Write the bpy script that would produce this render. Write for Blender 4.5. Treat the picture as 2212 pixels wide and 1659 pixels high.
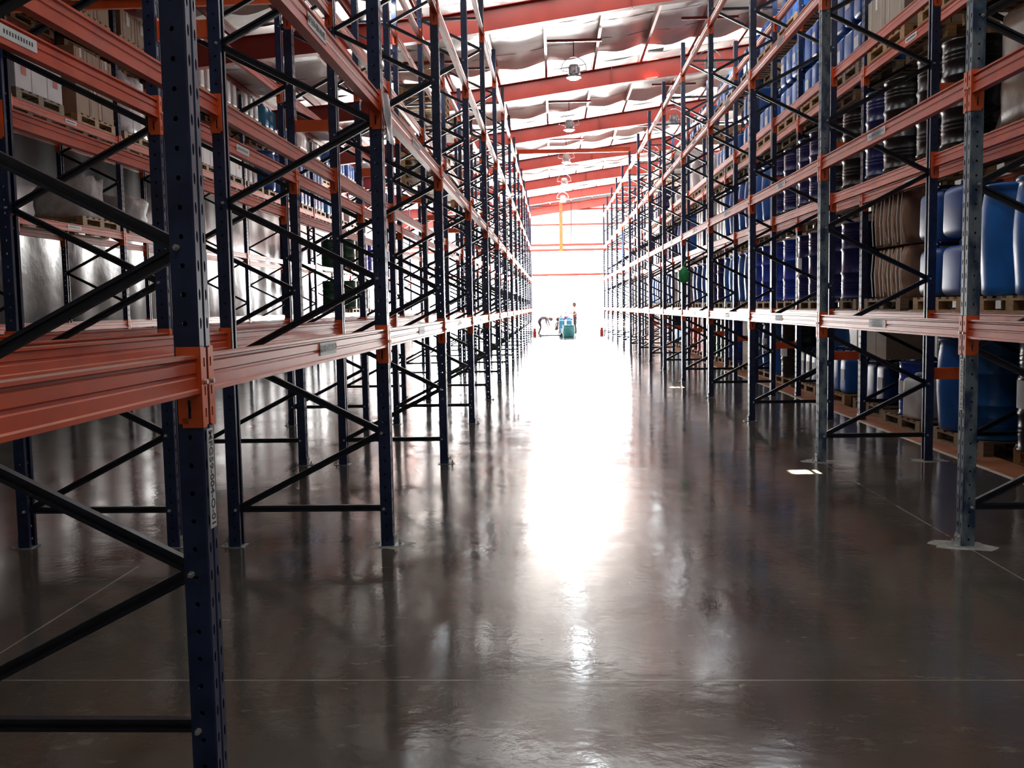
import bpy, bmesh, math, random
from mathutils import Vector, Matrix
random.seed(7)
SC = bpy.context.scene
for o in list(bpy.data.objects): bpy.data.objects.remove(o)
COL = SC.collection
PI = math.pi

# ------------------------------------------------------------------ camera
cam_d = bpy.data.cameras.new('camera'); cam = bpy.data.objects.new('camera', cam_d); COL.objects.link(cam)
cam_d.sensor_fit = 'HORIZONTAL'; cam_d.sensor_width = 36.0; cam_d.lens = 2060.0 / 2212.0 * 36.0
cam_d.clip_start = 0.05; cam_d.clip_end = 400
R_ = Vector((0.9989156, 0.0431830, -0.0174021)); U_ = Vector((0.0138256, 0.0817803, 0.9965545)); F_ = Vector((-0.0444573, 0.9957144, -0.0810946))
M = Matrix.Identity(4)
for i in range(3):
    M[i][0] = R_[i]; M[i][1] = U_[i]; M[i][2] = -F_[i]
M[2][3] = 1.5701
cam.matrix_world = M
SC.camera = cam

# ------------------------------------------------------------------ view, world, daylight
SC.view_settings.view_transform = 'Standard'; SC.view_settings.look = 'None'
SC.view_settings.exposure = 0.22; SC.view_settings.gamma = 1.0
try: SC.view_settings.use_curve_mapping = False
except Exception: pass
SC.cycles.max_bounces = 7; SC.cycles.diffuse_bounces = 4; SC.cycles.glossy_bounces = 4; SC.cycles.transmission_bounces = 3
SC.cycles.sample_clamp_indirect = 8.0
SC.cycles.caustics_reflective = True; SC.cycles.caustics_refractive = False
SC.cycles.use_denoising = True
W = bpy.data.worlds.new('sky'); SC.world = W; W.use_nodes = True
bg = W.node_tree.nodes['Background']; bg.inputs[0].default_value = (0.93, 0.97, 1.0, 1); bg.inputs[1].default_value = 9.0

GATE_L = 30.0      # radiance of the sunlit yard seen through the open end of the hall
CEIL_FILL_L = 480.0      # radiance of the unseen up-facing light added outside for the ceiling
GLOW_L = 6.0          # radiance of the glowing strips added under the roof
LAMP = 110.0        # radiance of the lamp glasses
def area_light(name, loc, rot, sx, sy, radiance, col=(1, 1, 1)):
    d = bpy.data.lights.new(name, 'AREA'); d.shape = 'RECTANGLE'; d.size = sx; d.size_y = sy
    d.energy = radiance * PI * sx * sy; d.color = col
    o = bpy.data.objects.new(name, d); o.location = loc; o.rotation_euler = rot; COL.objects.link(o); return o
area_light('daylight_from_yard', (-2.0, 58.6, 2.45), (-PI/2, 0, 0), 13.4, 4.7, GATE_L, (1.0, 0.985, 0.96))
area_light('ceiling_fill', (-2.0, 64.5, 0.02), (PI, 0, 0), 14.0, 11.0, CEIL_FILL_L, (1.0, 0.97, 0.92))  # extra light facing up, out of view, added to brighten the ceiling
sun_d = bpy.data.lights.new('sun', 'SUN'); sun_d.energy = 420.0; sun_d.angle = math.radians(0.53); sun_d.color = (1.0, 0.93, 0.8)
sun = bpy.data.objects.new('sun', sun_d); COL.objects.link(sun)
SUN_DIR = Vector((-0.05, 0.22, -1.0)).normalized()
sun.rotation_euler = SUN_DIR.to_track_quat('-Z', 'Y').to_euler()

# ------------------------------------------------------------------ helpers: materials
def new_mat(name):
    m = bpy.data.materials.new(name); m.use_nodes = True
    return m, m.node_tree, m.node_tree.nodes['Principled BSDF']
def noise_mix(nt, c1, c2, scale, lo=0.4, hi=0.62, detail=4, vec='Object', stretch=(1, 1, 1)):
    tc = nt.nodes.new('ShaderNodeTexCoord'); mp = nt.nodes.new('ShaderNodeMapping'); mp.inputs['Scale'].default_value = stretch
    nz = nt.nodes.new('ShaderNodeTexNoise'); nz.inputs['Scale'].default_value = scale; nz.inputs['Detail'].default_value = detail
    rp = nt.nodes.new('ShaderNodeValToRGB'); rp.color_ramp.elements[0].position = lo; rp.color_ramp.elements[1].position = hi
    rp.color_ramp.elements[0].color = (*c1, 1); rp.color_ramp.elements[1].color = (*c2, 1)
    nt.links.new(tc.outputs[vec], mp.inputs[0]); nt.links.new(mp.outputs[0], nz.inputs['Vector']); nt.links.new(nz.outputs['Fac'], rp.inputs[0])
    return rp, nz
def pmat(name, c, c2=None, rough=0.4, metal=0.0, scale=6, spec=0.5, bump=0.0, bscale=30, trans=0.0, stretch=(1, 1, 1), lo=0.4, hi=0.62):
    m, nt, b = new_mat(name)
    if c2 is None: c2 = tuple(x * 0.8 for x in c)
    rp, nz = noise_mix(nt, c, c2, scale, lo, hi, stretch=stretch)
    nt.links.new(rp.outputs[0], b.inputs['Base Color'])
    b.inputs['Roughness'].default_value = rough; b.inputs['Metallic'].default_value = metal; b.inputs['Specular IOR Level'].default_value = spec
    if bump:
        n2 = nt.nodes.new('ShaderNodeTexNoise'); n2.inputs['Scale'].default_value = bscale; n2.inputs['Detail'].default_value = 3
        tc = nt.nodes.new('ShaderNodeTexCoord'); nt.links.new(tc.outputs['Object'], n2.inputs['Vector'])
        bp = nt.nodes.new('ShaderNodeBump'); bp.inputs['Strength'].default_value = bump; bp.inputs['Distance'].default_value = 0.02
        nt.links.new(n2.outputs['Fac'], bp.inputs['Height']); nt.links.new(bp.outputs[0], b.inputs['Normal'])
    return m
def emat(name, c, strength):
    m = bpy.data.materials.new(name); m.use_nodes = True; nt = m.node_tree; nt.nodes.clear()
    e = nt.nodes.new('ShaderNodeEmission'); e.inputs[0].default_value = (*c, 1); e.inputs[1].default_value = strength
    o = nt.nodes.new('ShaderNodeOutputMaterial'); nt.links.new(e.outputs[0], o.inputs[0]); return m

def dusty(name, c, c2, dust, rough, scale):
    """paint with settled dust on upward faces"""
    m, nt, b = new_mat(name)
    rp, nz = noise_mix(nt, c, c2, scale)
    g = nt.nodes.new('ShaderNodeNewGeometry'); sx = nt.nodes.new('ShaderNodeSeparateXYZ'); nt.links.new(g.outputs['Normal'], sx.inputs[0])
    mr = nt.nodes.new('ShaderNodeMapRange'); mr.inputs[1].default_value = 0.75; mr.inputs[2].default_value = 0.98; mr.inputs[4].default_value = 0.8
    nt.links.new(sx.outputs['Z'], mr.inputs[0])
    mx = nt.nodes.new('ShaderNodeMix'); mx.data_type = 'RGBA'
    nt.links.new(mr.outputs[0], mx.inputs[0]); nt.links.new(rp.outputs[0], mx.inputs[6]); mx.inputs[7].default_value = (*dust, 1)
    nt.links.new(mx.outputs[2], b.inputs['Base Color']); b.inputs['Roughness'].default_value = rough
    return m

MT = {}
MT['navy'] = pmat('navy_paint', (0.009, 0.017, 0.055), (0.018, 0.032, 0.088), 0.33, scale=9)
MT['navyworn'] = pmat('worn_navy_paint', (0.020, 0.045, 0.10), (0.17, 0.22, 0.25), 0.42, scale=11, lo=0.38, hi=0.56, stretch=(1, 1, 0.5))
MT['black'] = pmat('black_brace_paint', (0.008, 0.010, 0.016), (0.012, 0.016, 0.028), 0.3, scale=9)
MT['orange'] = dusty('orange_beam_paint', (0.64, 0.082, 0.022), (0.53, 0.068, 0.023), (0.44, 0.31, 0.24), 0.40, 5)
MT['orange'].node_tree.nodes['Principled BSDF'].inputs['Specular IOR Level'].default_value = 0.35
MT['orange2'] = pmat('orange_bracket_paint', (0.80, 0.125, 0.026), (0.70, 0.105, 0.024), 0.42, scale=7)
MT['galv'] = pmat('galvanised_steel', (0.42, 0.44, 0.44), (0.28, 0.30, 0.30), 0.4, 0.6, scale=25)
MT['bolt'] = pmat('zinc_bolt', (0.62, 0.60, 0.56), (0.5, 0.5, 0.47), 0.35, 0.6, scale=25)
MT['red'] = pmat('red_oxide_paint', (0.30, 0.034, 0.022), (0.25, 0.028, 0.02), 0.42, scale=2)
MT['paper'] = pmat('label_paper', (0.72, 0.74, 0.74), (0.66, 0.68, 0.69), 0.5, scale=8)
MT['ink'] = pmat('black_ink', (0.01, 0.01, 0.012), (0.015, 0.015, 0.018), 0.5)
MT['mortar'] = pmat('mortar', (0.24, 0.22, 0.20), (0.16, 0.15, 0.13), 0.75, scale=14, bump=0.4)
MT['wood'] = pmat('pallet_wood', (0.42, 0.25, 0.10), (0.30, 0.17, 0.07), 0.7, scale=5, stretch=(1, 6, 6))
MT['woodold'] = pmat('old_pallet_wood', (0.27, 0.19, 0.11), (0.17, 0.12, 0.07), 0.75, scale=5, stretch=(1, 6, 6))
MT['carton'] = pmat('brown_cardboard', (0.33, 0.20, 0.11), (0.29, 0.17, 0.09), 0.65, scale=3)
MT['cream'] = pmat('cream_cardboard', (0.55, 0.47, 0.34), (0.48, 0.41, 0.30), 0.65, scale=3)
MT['greybox'] = pmat('grey_cardboard', (0.34, 0.27, 0.20), (0.28, 0.22, 0.17), 0.6, scale=3)
MT['whitebox'] = pmat('white_cardboard', (0.72, 0.74, 0.75), (0.64, 0.66, 0.68), 0.5, scale=3)
MT['wrapbrown'] = pmat('film_wrapped_cardboard', (0.22, 0.15, 0.10), (0.15, 0.105, 0.075), 0.32, scale=6, bump=0.2, bscale=10)
MT['wrapdark'] = pmat('dark_film', (0.012, 0.014, 0.028), (0.03, 0.028, 0.04), 0.3, scale=6, bump=0.2, bscale=10)
MT['tape'] = pmat('strap_white', (0.78, 0.76, 0.70), (0.7, 0.68, 0.62), 0.4)
MT['sack'] = pmat('woven_white_sack', (0.60, 0.61, 0.60), (0.48, 0.48, 0.47), 0.7, scale=8, bump=0.5, bscale=9)
MT['sackbrown'] = pmat('brown_paper_sack', (0.34, 0.19, 0.115), (0.28, 0.155, 0.095), 0.7, scale=5, bump=0.3, bscale=8)
MT['redlabel'] = pmat('red_label', (0.62, 0.10, 0.05), (0.55, 0.09, 0.05), 0.5)
MT['film'] = pmat('clear_wrap_white', (0.80, 0.82, 0.84), (0.70, 0.73, 0.76), 0.25, scale=5, bump=0.5, bscale=10)
MT['green_cloth'] = pmat('green_plastic_bag', (0.03, 0.36, 0.10), (0.02, 0.26, 0.07), 0.45, scale=12)
def plastic(name, c, rough=0.38): return pmat(name, c, tuple(x * 0.72 for x in c), rough, scale=3)
PLC = {'blue': (0.015, 0.115, 0.42), 'bright': (0.02, 0.19, 0.62), 'light': (0.06, 0.38, 0.68), 'white': (0.68, 0.70, 0.69), 'navy': (0.012, 0.04, 0.15), 'teal': (0.05, 0.36, 0.40)}
for k_, v_ in PLC.items(): MT['p_' + k_] = plastic(k_ + '_plastic', v_)
STC = {'blue': (0.012, 0.05, 0.36), 'navy': (0.010, 0.018, 0.10), 'black': (0.008, 0.008, 0.009), 'green': (0.008, 0.085, 0.045), 'red': (0.42, 0.035, 0.025), 'steelblue': (0.012, 0.10, 0.30), 'grey': (0.25, 0.26, 0.27)}
for k_, v_ in STC.items(): MT['s_' + k_] = pmat(k_ + '_steel_paint', v_, tuple(x * 0.8 for x in v_), 0.28, scale=4)

def foil_mat(name, c, rough, bs, bd, metal=0.75):
    m, nt, b = new_mat(name)
    rp, nz = noise_mix(nt, c, tuple(x * 0.82 for x in c), 0.7)
    nt.links.new(rp.outputs[0], b.inputs['Base Color']); b.inputs['Metallic'].default_value = metal; b.inputs['Roughness'].default_value = rough
    tc = nt.nodes.new('ShaderNodeTexCoord'); n2 = nt.nodes.new('ShaderNodeTexNoise'); n2.inputs['Scale'].default_value = bs; n2.inputs['Detail'].default_value = 4
    nt.links.new(tc.outputs['Object'], n2.inputs['Vector'])
    bp = nt.nodes.new('ShaderNodeBump'); bp.inputs['Strength'].default_value = bd; bp.inputs['Distance'].default_value = 0.06
    nt.links.new(n2.outputs['Fac'], bp.inputs['Height']); nt.links.new(bp.outputs[0], b.inputs['Normal'])
    return m
MT['foil'] = foil_mat('insulation_foil', (0.86, 0.845, 0.82), 0.42, 2.2, 0.35, 0.3)
MT['foilwall'] = foil_mat('wall_foil', (0.30, 0.305, 0.31), 0.34, 2.0, 0.35, 0.8)
MT['dullwall'] = pmat('dull_wall_sheet', (0.30, 0.29, 0.28), (0.24, 0.235, 0.23), 0.6, scale=1)
MT['endwall'] = emat('glowing_end_wall', (0.97, 0.985, 1.0), 2.6)  # emission imitates lens glare on the upper end wall
MT['roofglow'] = emat('glowing_roof_strip', (1.0, 0.985, 0.95), GLOW_L)  # glowing strips added along the rafters for ambient light
MT['lampglass'] = emat('lamp_glow', (0.86, 0.95, 1.0), LAMP)
MT['lampglass2'] = emat('lamp_glow_side', (0.86, 0.95, 1.0), 6.0)
MT['lampbody'] = pmat('lamp_housing', (0.55, 0.62, 0.63), (0.42, 0.5, 0.52), 0.3, 0.4)
MT['yard'] = pmat('sunlit_yard', (0.62, 0.60, 0.56), (0.56, 0.54, 0.50), 0.9, scale=0.5)
MT['skin'] = pmat('skin', (0.22, 0.12, 0.08), (0.19, 0.10, 0.07), 0.5)
MT['shirt'] = pmat('grey_work_shirt', (0.20, 0.19, 0.24), (0.16, 0.15, 0.20), 0.8, scale=10)
MT['shirt2'] = pmat('mauve_work_shirt', (0.25, 0.20, 0.29), (0.2, 0.16, 0.24), 0.8, scale=10)
MT['shirt3'] = pmat('white_work_shirt', (0.62, 0.63, 0.66), (0.55, 0.56, 0.6), 0.8, scale=10)
MT['trousers'] = pmat('dark_trousers', (0.035, 0.034, 0.045), (0.025, 0.025, 0.035), 0.8, scale=10)
MT['hair'] = pmat('black_hair', (0.012, 0.010, 0.010), (0.02, 0.018, 0.016), 0.6, scale=20)
MT['rubber'] = pmat('dark_rubber', (0.03, 0.028, 0.028), (0.02, 0.02, 0.02), 0.6)
MT['board'] = pmat('tan_board', (0.50, 0.36, 0.24), (0.44, 0.31, 0.2), 0.6, scale=3)
MT['stripe'] = pmat('orange_floor_paint', (0.52, 0.21, 0.10), (0.36, 0.14, 0.075), 0.4, scale=3)
MT['stripewhite'] = pmat('white_floor_line', (0.66, 0.60, 0.50), (0.5, 0.45, 0.37), 0.5, scale=6)

def floor_mat():
    m, nt, b = new_mat('polished_dark_concrete'); L = nt.links.new; N = nt.nodes.new
    tc = N('ShaderNodeTexCoord')
    def noise(scale, detail=4, rough=0.55, st=(1, 1, 1)):
        mp = N('ShaderNodeMapping'); mp.inputs['Scale'].default_value = st; n = N('ShaderNodeTexNoise')
        n.inputs['Scale'].default_value = scale; n.inputs['Detail'].default_value = detail; n.inputs['Roughness'].default_value = rough
        L(tc.outputs['Object'], mp.inputs[0]); L(mp.outputs[0], n.inputs['Vector']); return n
    def ramp(src, p0, p1, c0, c1):
        r = N('ShaderNodeValToRGB'); r.color_ramp.elements[0].position = p0; r.color_ramp.elements[1].position = p1
        r.color_ramp.elements[0].color = (*c0, 1); r.color_ramp.elements[1].color = (*c1, 1); L(src, r.inputs[0]); return r
    def mix(fac, a, c):
        x = N('ShaderNodeMix'); x.data_type = 'RGBA'; L(fac, x.inputs[0]); L(a, x.inputs[6])
        if isinstance(c, tuple): x.inputs[7].default_value = (*c, 1)
        else: L(c, x.inputs[7])
        return x.outputs[2]
    base = ramp(noise(0.8, 5).outputs['Fac'], 0.38, 0.66, (0.040, 0.036, 0.030), (0.074, 0.068, 0.056)).outputs[0]
    tint = ramp(noise(0.35, 3).outputs['Fac'], 0.45, 0.6, (0, 0, 0), (1, 1, 1)).outputs[0]
    base = mix(tint, base, (0.070, 0.050, 0.038))
    # worn scuffs: thin pale flakes
    v = noise(4.2, 6, 0.65, (1, 1.9, 1)); fl = ramp(v.outputs['Fac'], 0.60, 0.68, (0, 0, 0), (0.45, 0.45, 0.45)).outputs[0]
    base = mix(fl, base, (0.16, 0.145, 0.12))
    vo = N('ShaderNodeTexVoronoi'); vo.inputs['Scale'].default_value = 0.55; L(tc.outputs['Object'], vo.inputs['Vector'])
    nd = noise(7, 3); ad = N('ShaderNodeMath'); ad.operation = 'MULTIPLY_ADD'; ad.inputs[1].default_value = 0.12; L(nd.outputs['Fac'], ad.inputs[0]); L(vo.outputs['Distance'], ad.inputs[2])
    sp = ramp(ad.outputs[0], 0.105, 0.118, (0.75, 0.75, 0.75), (0, 0, 0)).outputs[0]
    base = mix(sp, base, (0.20, 0.175, 0.155))
    # sealed joints
    sx = N('ShaderNodeSeparateXYZ'); L(tc.outputs['Object'], sx.inputs[0])
    def line(sock, pos, w, period=None):
        s = N('ShaderNodeMath'); s.operation = 'SUBTRACT'; L(sock, s.inputs[0]); s.inputs[1].default_value = pos
        if period:
            pm = N('ShaderNodeMath'); pm.operation = 'PINGPONG'; pm.inputs[1].default_value = period / 2; L(s.outputs[0], pm.inputs[0]); s = pm
        a = N('ShaderNodeMath'); a.operation = 'ABSOLUTE'; L(s.outputs[0], a.inputs[0])
        c = N('ShaderNodeMath'); c.operation = 'LESS_THAN'; L(a.outputs[0], c.inputs[0]); c.inputs[1].default_value = w; return c.outputs[0]
    l1 = line(sx.outputs['Y'], 3.90, 0.005, 5.15); l2 = line(sx.outputs['X'], 2.60, 0.006, 5.2)
    mxl = N('ShaderNodeMath'); mxl.operation = 'MAXIMUM'; L(l1, mxl.inputs[0]); L(l2, mxl.inputs[1])
    brk = N('ShaderNodeMath'); brk.operation = 'MULTIPLY'; L(mxl.outputs[0], brk.inputs[0])
    bn = ramp(noise(3, 3).outputs['Fac'], 0.35, 0.6, (0.25, 0.25, 0.25), (0.8, 0.8, 0.8)).outputs[0]; L(bn, brk.inputs[1])
    base = mix(brk.outputs[0], base, (0.26, 0.25, 0.22))
    L(base, b.inputs['Base Color'])
    rr = N('ShaderNodeMapRange'); rr.inputs[1].default_value = 0.35; rr.inputs[2].default_value = 0.68; rr.inputs[3].default_value = 0.08; rr.inputs[4].default_value = 0.17
    L(noise(1.3, 5).outputs['Fac'], rr.inputs[0]); L(rr.outputs[0], b.inputs['Roughness'])
    b.inputs['Specular IOR Level'].default_value = 0.5
    # slight unevenness of the polished surface
    b1 = N('ShaderNodeBump'); b1.inputs['Strength'].default_value = 0.16; b1.inputs['Distance'].default_value = 0.02; L(noise(2.6, 3, 0.5).outputs['Fac'], b1.inputs['Height'])
    b2 = N('ShaderNodeBump'); b2.inputs['Strength'].default_value = 0.10; b2.inputs['Distance'].default_value = 0.006; L(noise(22, 4, 0.6).outputs['Fac'], b2.inputs['Height'])
    L(b1.outputs[0], b2.inputs['Normal']); L(b2.outputs[0], b.inputs['Normal'])
    return m
MT['floor'] = floor_mat()

# ------------------------------------------------------------------ helpers: meshes and objects
class MB:
    def __init__(s): s.v = []; s.f = []; s.mi = []; s.sm = []
    def add(s, verts, faces, mi=0, smooth=False):
        b = len(s.v); s.v += [tuple(p) for p in verts]
        for f in faces: s.f.append([b + i for i in f]); s.mi.append(mi); s.sm.append(smooth)
    def box(s, x0, x1, y0, y1, z0, z1, mi=0):
        s.add([(x0, y0, z0), (x1, y0, z0), (x1, y1, z0), (x0, y1, z0), (x0, y0, z1), (x1, y0, z1), (x1, y1, z1), (x0, y1, z1)],
              [(3, 2, 1, 0), (4, 5, 6, 7), (0, 1, 5, 4), (1, 2, 6, 5), (2, 3, 7, 6), (3, 0, 4, 7)], mi)
    def prism(s, pts, a, b, mi=0):
        """closed outline swept from frame a(p) to frame b(p), both callables 2d -> 3d"""
        n = len(pts)
        s.add([a(p) for p in pts] + [b(p) for p in pts], [tuple(range(n - 1, -1, -1)), tuple(range(n, 2 * n))] + [(i, (i + 1) % n, n + (i + 1) % n, n + i) for i in range(n)], mi)
    def cyl(s, p0, p1, r0, r1=None, n=12, mi=0, smooth=True, caps=True):
        r1 = r0 if r1 is None else r1
        p0 = Vector(p0); p1 = Vector(p1); d = (p1 - p0).normalized(); u = d.orthogonal().normalized(); w = d.cross(u)
        A = [p0 + (u * math.cos(2 * PI * i / n) + w * math.sin(2 * PI * i / n)) * r0 for i in range(n)]
        B = [p1 + (u * math.cos(2 * PI * i / n) + w * math.sin(2 * PI * i / n)) * r1 for i in range(n)]
        s.add(A + B, [(i, (i + 1) % n, n + (i + 1) % n, n + i) for i in range(n)], mi, smooth)
        if caps: s.add(A + B, [tuple(range(n - 1, -1, -1)), tuple(range(n, 2 * n))], mi)
    def lathe(s, prof, n=20, mi=0, smooth=True, cx=0, cy=0, caps=True):
        """prof: list of (r, z) bottom to top"""
        m = len(prof); V = []
        for r, z in prof: V += [(cx + r * math.cos(2 * PI * i / n), cy + r * math.sin(2 * PI * i / n), z) for i in range(n)]
        F = [(j * n + i, j * n + (i + 1) % n, (j + 1) * n + (i + 1) % n, (j + 1) * n + i) for j in range(m - 1) for i in range(n)]
        s.add(V, F, mi, smooth)
        if caps: s.add(V[:n], [tuple(range(n - 1, -1, -1))], mi); s.add(V[-n:], [tuple(range(n))], mi)
    def tube(s, pts, r, n=8, mi=0):
        for a, b in zip(pts[:-1], pts[1:]): s.cyl(a, b, r, n=n, mi=mi)
    def mesh(s, name, mats):
        me = bpy.data.meshes.new(name); me.from_pydata(s.v, [], s.f)
        for m in (mats if isinstance(mats, (list, tuple)) else [mats]): me.materials.append(MT[m] if isinstance(m, str) else m)
        me.polygons.foreach_set('material_index', s.mi); me.polygons.foreach_set('use_smooth', s.sm); me.update(); return me
def obj(name, me, parent=None, loc=(0, 0, 0), rz=0.0):
    o = bpy.data.objects.new(name, me); o.location = loc
    if rz: o.rotation_euler = (0, 0, rz)
    if parent is not None: o.parent = parent
    COL.objects.link(o); return o
def tag(o, label, cat, group=None, kind=None):
    o['label'] = label; o['category'] = cat
    if group: o['group'] = group
    if kind: o['kind'] = kind
    return o
def struct(name, me, loc=(0, 0, 0)):
    o = obj(name, me, None, loc); o['kind'] = 'structure'; return o
def copy_tree(o, parent=None):
    c = o.copy(); COL.objects.link(c); c.parent = parent
    for ch in o.children: copy_tree(ch, c)
    return c
def solidified(me, t, name):
    o = bpy.data.objects.new('tmp', me); COL.objects.link(o)
    md = o.modifiers.new('s', 'SOLIDIFY'); md.thickness = t; md.offset = -1
    dg = bpy.context.evaluated_depsgraph_get(); me2 = bpy.data.meshes.new_from_object(o.evaluated_get(dg)); me2.name = name
    bpy.data.objects.remove(o); return me2
def evaluated(o, name):
    dg = bpy.context.evaluated_depsgraph_get(); me2 = bpy.data.meshes.new_from_object(o.evaluated_get(dg)); me2.name = name
    bpy.data.objects.remove(o); return me2
def rounded_box(x, y, z, bev, seg=3, name='box', taper=1.0):
    bm = bmesh.new(); bmesh.ops.create_cube(bm, size=1)
    for v in bm.verts: v.co = Vector((v.co.x * x, v.co.y * y, (v.co.z + 0.5) * z))
    bmesh.ops.bevel(bm, geom=list(bm.edges), offset=bev, segments=seg, affect='EDGES', profile=0.5)
    return bm
def bm_to_mb(bm, mb, mi=0, smooth=True, mat=None):
    bm.verts.ensure_lookup_table(); b = [tuple(mat @ v.co) if mat else tuple(v.co) for v in bm.verts]
    for i, v in enumerate(bm.verts): v.index = i
    mb.add(b, [[v.index for v in f.verts] for f in bm.faces], mi, smooth); bm.free()
ORD = ['first', 'second', 'third', 'fourth', 'fifth', 'sixth', 'seventh', 'eighth', 'ninth', 'tenth', 'eleventh', 'twelfth', 'thirteenth', 'fourteenth', 'fifteenth', 'sixteenth']

_text_cache = {}
def text_mesh(s, size, name='lettering'):
    key = (s, size)
    if key in _text_cache: return _text_cache[key]
    c = bpy.data.curves.new(name, 'FONT'); c.body = s; c.size = size; c.align_x = 'CENTER'; c.align_y = 'CENTER'; c.extrude = 0.0006; c.offset = size * 0.012
    c.materials.append(MT['ink']); o = bpy.data.objects.new('tmp', c); COL.objects.link(o)
    me = evaluated(o, name); _text_cache[key] = me; return me

# ------------------------------------------------------------------ dimensions of the racking
S = 3.2936; Y0 = 2.8627; D = 1.1; G = 0.3382; PW = 0.098; PD = 0.078
XL = -1.0804; XR = 2.5663; XL2 = XL - D - G; XL3 = -7.266; XR2 = XR + D + G
LEV = [1.464, 2.9615, 4.55, 6.15]; HT = 6.65
BH = 0.117; BT = 0.026                     # beam height, beam top below bracket top
def YK(k, row): return Y0 + S * k + (-0.0967 if row[0] == 'R' else 0.0)
roofz = lambda x: 7.6 + 0.135 * (x - 0.5) if x > -2 else 7.2625 + 0.075 * (x + 2)      # top of the rafters
RAF0 = 19.1; RAFS = 6.48
KEND = 14

# ------------------------------------------------------------------ building shell
mb = MB(); mb.add([(-9.2, -5, 0), (9.2, -5, 0), (9.2, 58, 0), (-9.2, 58, 0), (-9.2, -5, -0.2), (9.2, -5, -0.2), (9.2, 58, -0.2), (-9.2, 58, -0.2)],
                  [(0, 1, 2, 3), (7, 6, 5, 4), (0, 4, 5, 1), (1, 5, 6, 2), (2, 6, 7, 3), (3, 7, 4, 0)])
struct('floor', mb.mesh('floor', 'floor'))
mb = MB(); mb.box(-40, 40, 58, 110, -0.2, -0.02); struct('ground', mb.mesh('yard', 'yard'))
def wavy_wall(x, sgn, y0, y1, z1):
    mb = MB(); n = int((y1 - y0) / 0.18); pts = []
    for i in range(n + 1):
        y = y0 + (y1 - y0) * i / n
        pts.append((x + sgn * 0.02 * math.sin(y * 2 * PI / 1.2) + sgn * 0.012 * math.sin(y * 3.1 + 1), y))
    V = []
    for px, py in pts: V += [(px, py, 0), (px, py, z1), (x - sgn * 0.12, py, z1), (x - sgn * 0.12, py, 0)]
    F = []
    for i in range(n):
        a = 4 * i; b = a + 4
        for j in range(4): F.append((a + j, a + (j + 1) % 4, b + (j + 1) % 4, b + j))
    mb.add(V, F + [(0, 3, 2, 1), (4 * n, 4 * n + 1, 4 * n + 2, 4 * n + 3)], 0, True); return mb
struct('wall_left', wavy_wall(-9.2, 1, -5, 58, roofz(-9.2) + 0.3).mesh('wall_left', 'foilwall'))
mb = MB(); mb.box(9.2, 9.32, -5, 58, 0, roofz(9.2) + 0.4); struct('wall_right', mb.mesh('wall_right', 'dullwall'))
mb = MB(); mb.prism([(-9.3, 0), (9.3, 0), (9.3, roofz(9.3) + 0.5), (-2.0, roofz(-2) + 0.5), (-9.3, roofz(-9.3) + 0.5)], lambda p: (p[0], -5.12, p[1]), lambda p: (p[0], -5, p[1])); struct('wall_back', mb.mesh('wall_back', 'dullwall'))
# end wall: made to glow over the open gates in place of glare, on red girts
GZ = 4.85; GX0, GX1 = -8.7, 4.7
mb = MB()
mb.prism([(-9.2, GZ), (9.2, GZ), (9.2, 8.0), (3.0, 7.78), (-9.2, roofz(-9.2) - 0.2)], lambda p: (p[0], 58.0, p[1]), lambda p: (p[0], 58.06, p[1]))
struct('wall_end_1', mb.mesh('wall_end', 'endwall'))
mb = MB()
mb.box(GX1, 9.2, 58, 58.1, 0, GZ); mb.box(-9.2, GX0, 58, 58.1, 0, GZ)
mb.prism([(-9.2, roofz(-9.2) - 0.2), (3.0, 7.78), (9.2, 8.0), (9.2, roofz(9.2) + 0.4), (-2.0, roofz(-2) + 0.4), (-9.2, roofz(-9.2) + 0.4)], lambda p: (p[0], 58.0, p[1]), lambda p: (p[0], 58.1, p[1]))
struct('wall_end_2', mb.mesh('wall_end_sheet', 'dullwall'))
# girts, gate head and wind post of the end wall
mb = MB(); mb.box(-9.1, 9.1, 57.86, 57.99, 7.55, 7.72); g = struct('trim_1', mb.mesh('girt', 'red'))
for n_, (z, h) in enumerate(((7.26, 0.11), (6.36, 0.10), (5.14, 0.13), (4.82, 0.14)), 2):
    mb = MB(); mb.box(-9.1, 9.1, 57.86, 57.99, z, z + h); struct('trim_%d' % n_, mb.mesh('girt', 'red'))
mb = MB(); mb.box(-8.7, 4.7, 58.25, 58.37, 3.36, 3.50); struct('trim_6', mb.mesh('gate_rail', 'red'))
mb = MB(); mb.box(0.42, 0.62, 57.62, 57.85, 4.80, 7.72); mb.box(0.36, 0.68, 57.60, 57.85, 4.80, 4.86); struct('trim_7', mb.mesh('wind_post', 'orange2'))
o = obj('hanging_cable', None)
mb = MB(); mb.tube([(1.13, 57.5, roofz(1.13)), (1.12, 57.5, 5.4), (1.02, 57.5, 5.25)], 0.022); bpy.data.objects.remove(o)
tag(obj('hanging_cable', mb.mesh('hanging_cable', 'ink')), 'thin dark cable hanging down in front of the bright end wall', 'cable')

# floor stripe beside the stocked rack
mb = MB(); mb.box(3.99, 4.36, -5, 52, 0.0, 0.0015); struct('trim_8', mb.mesh('orange_stripe', 'stripe'))
mb = MB(); mb.box(3.94, 3.99, -5, 52, 0.0, 0.002); struct('trim_9', mb.mesh('stripe_edge', 'stripewhite'))

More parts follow.
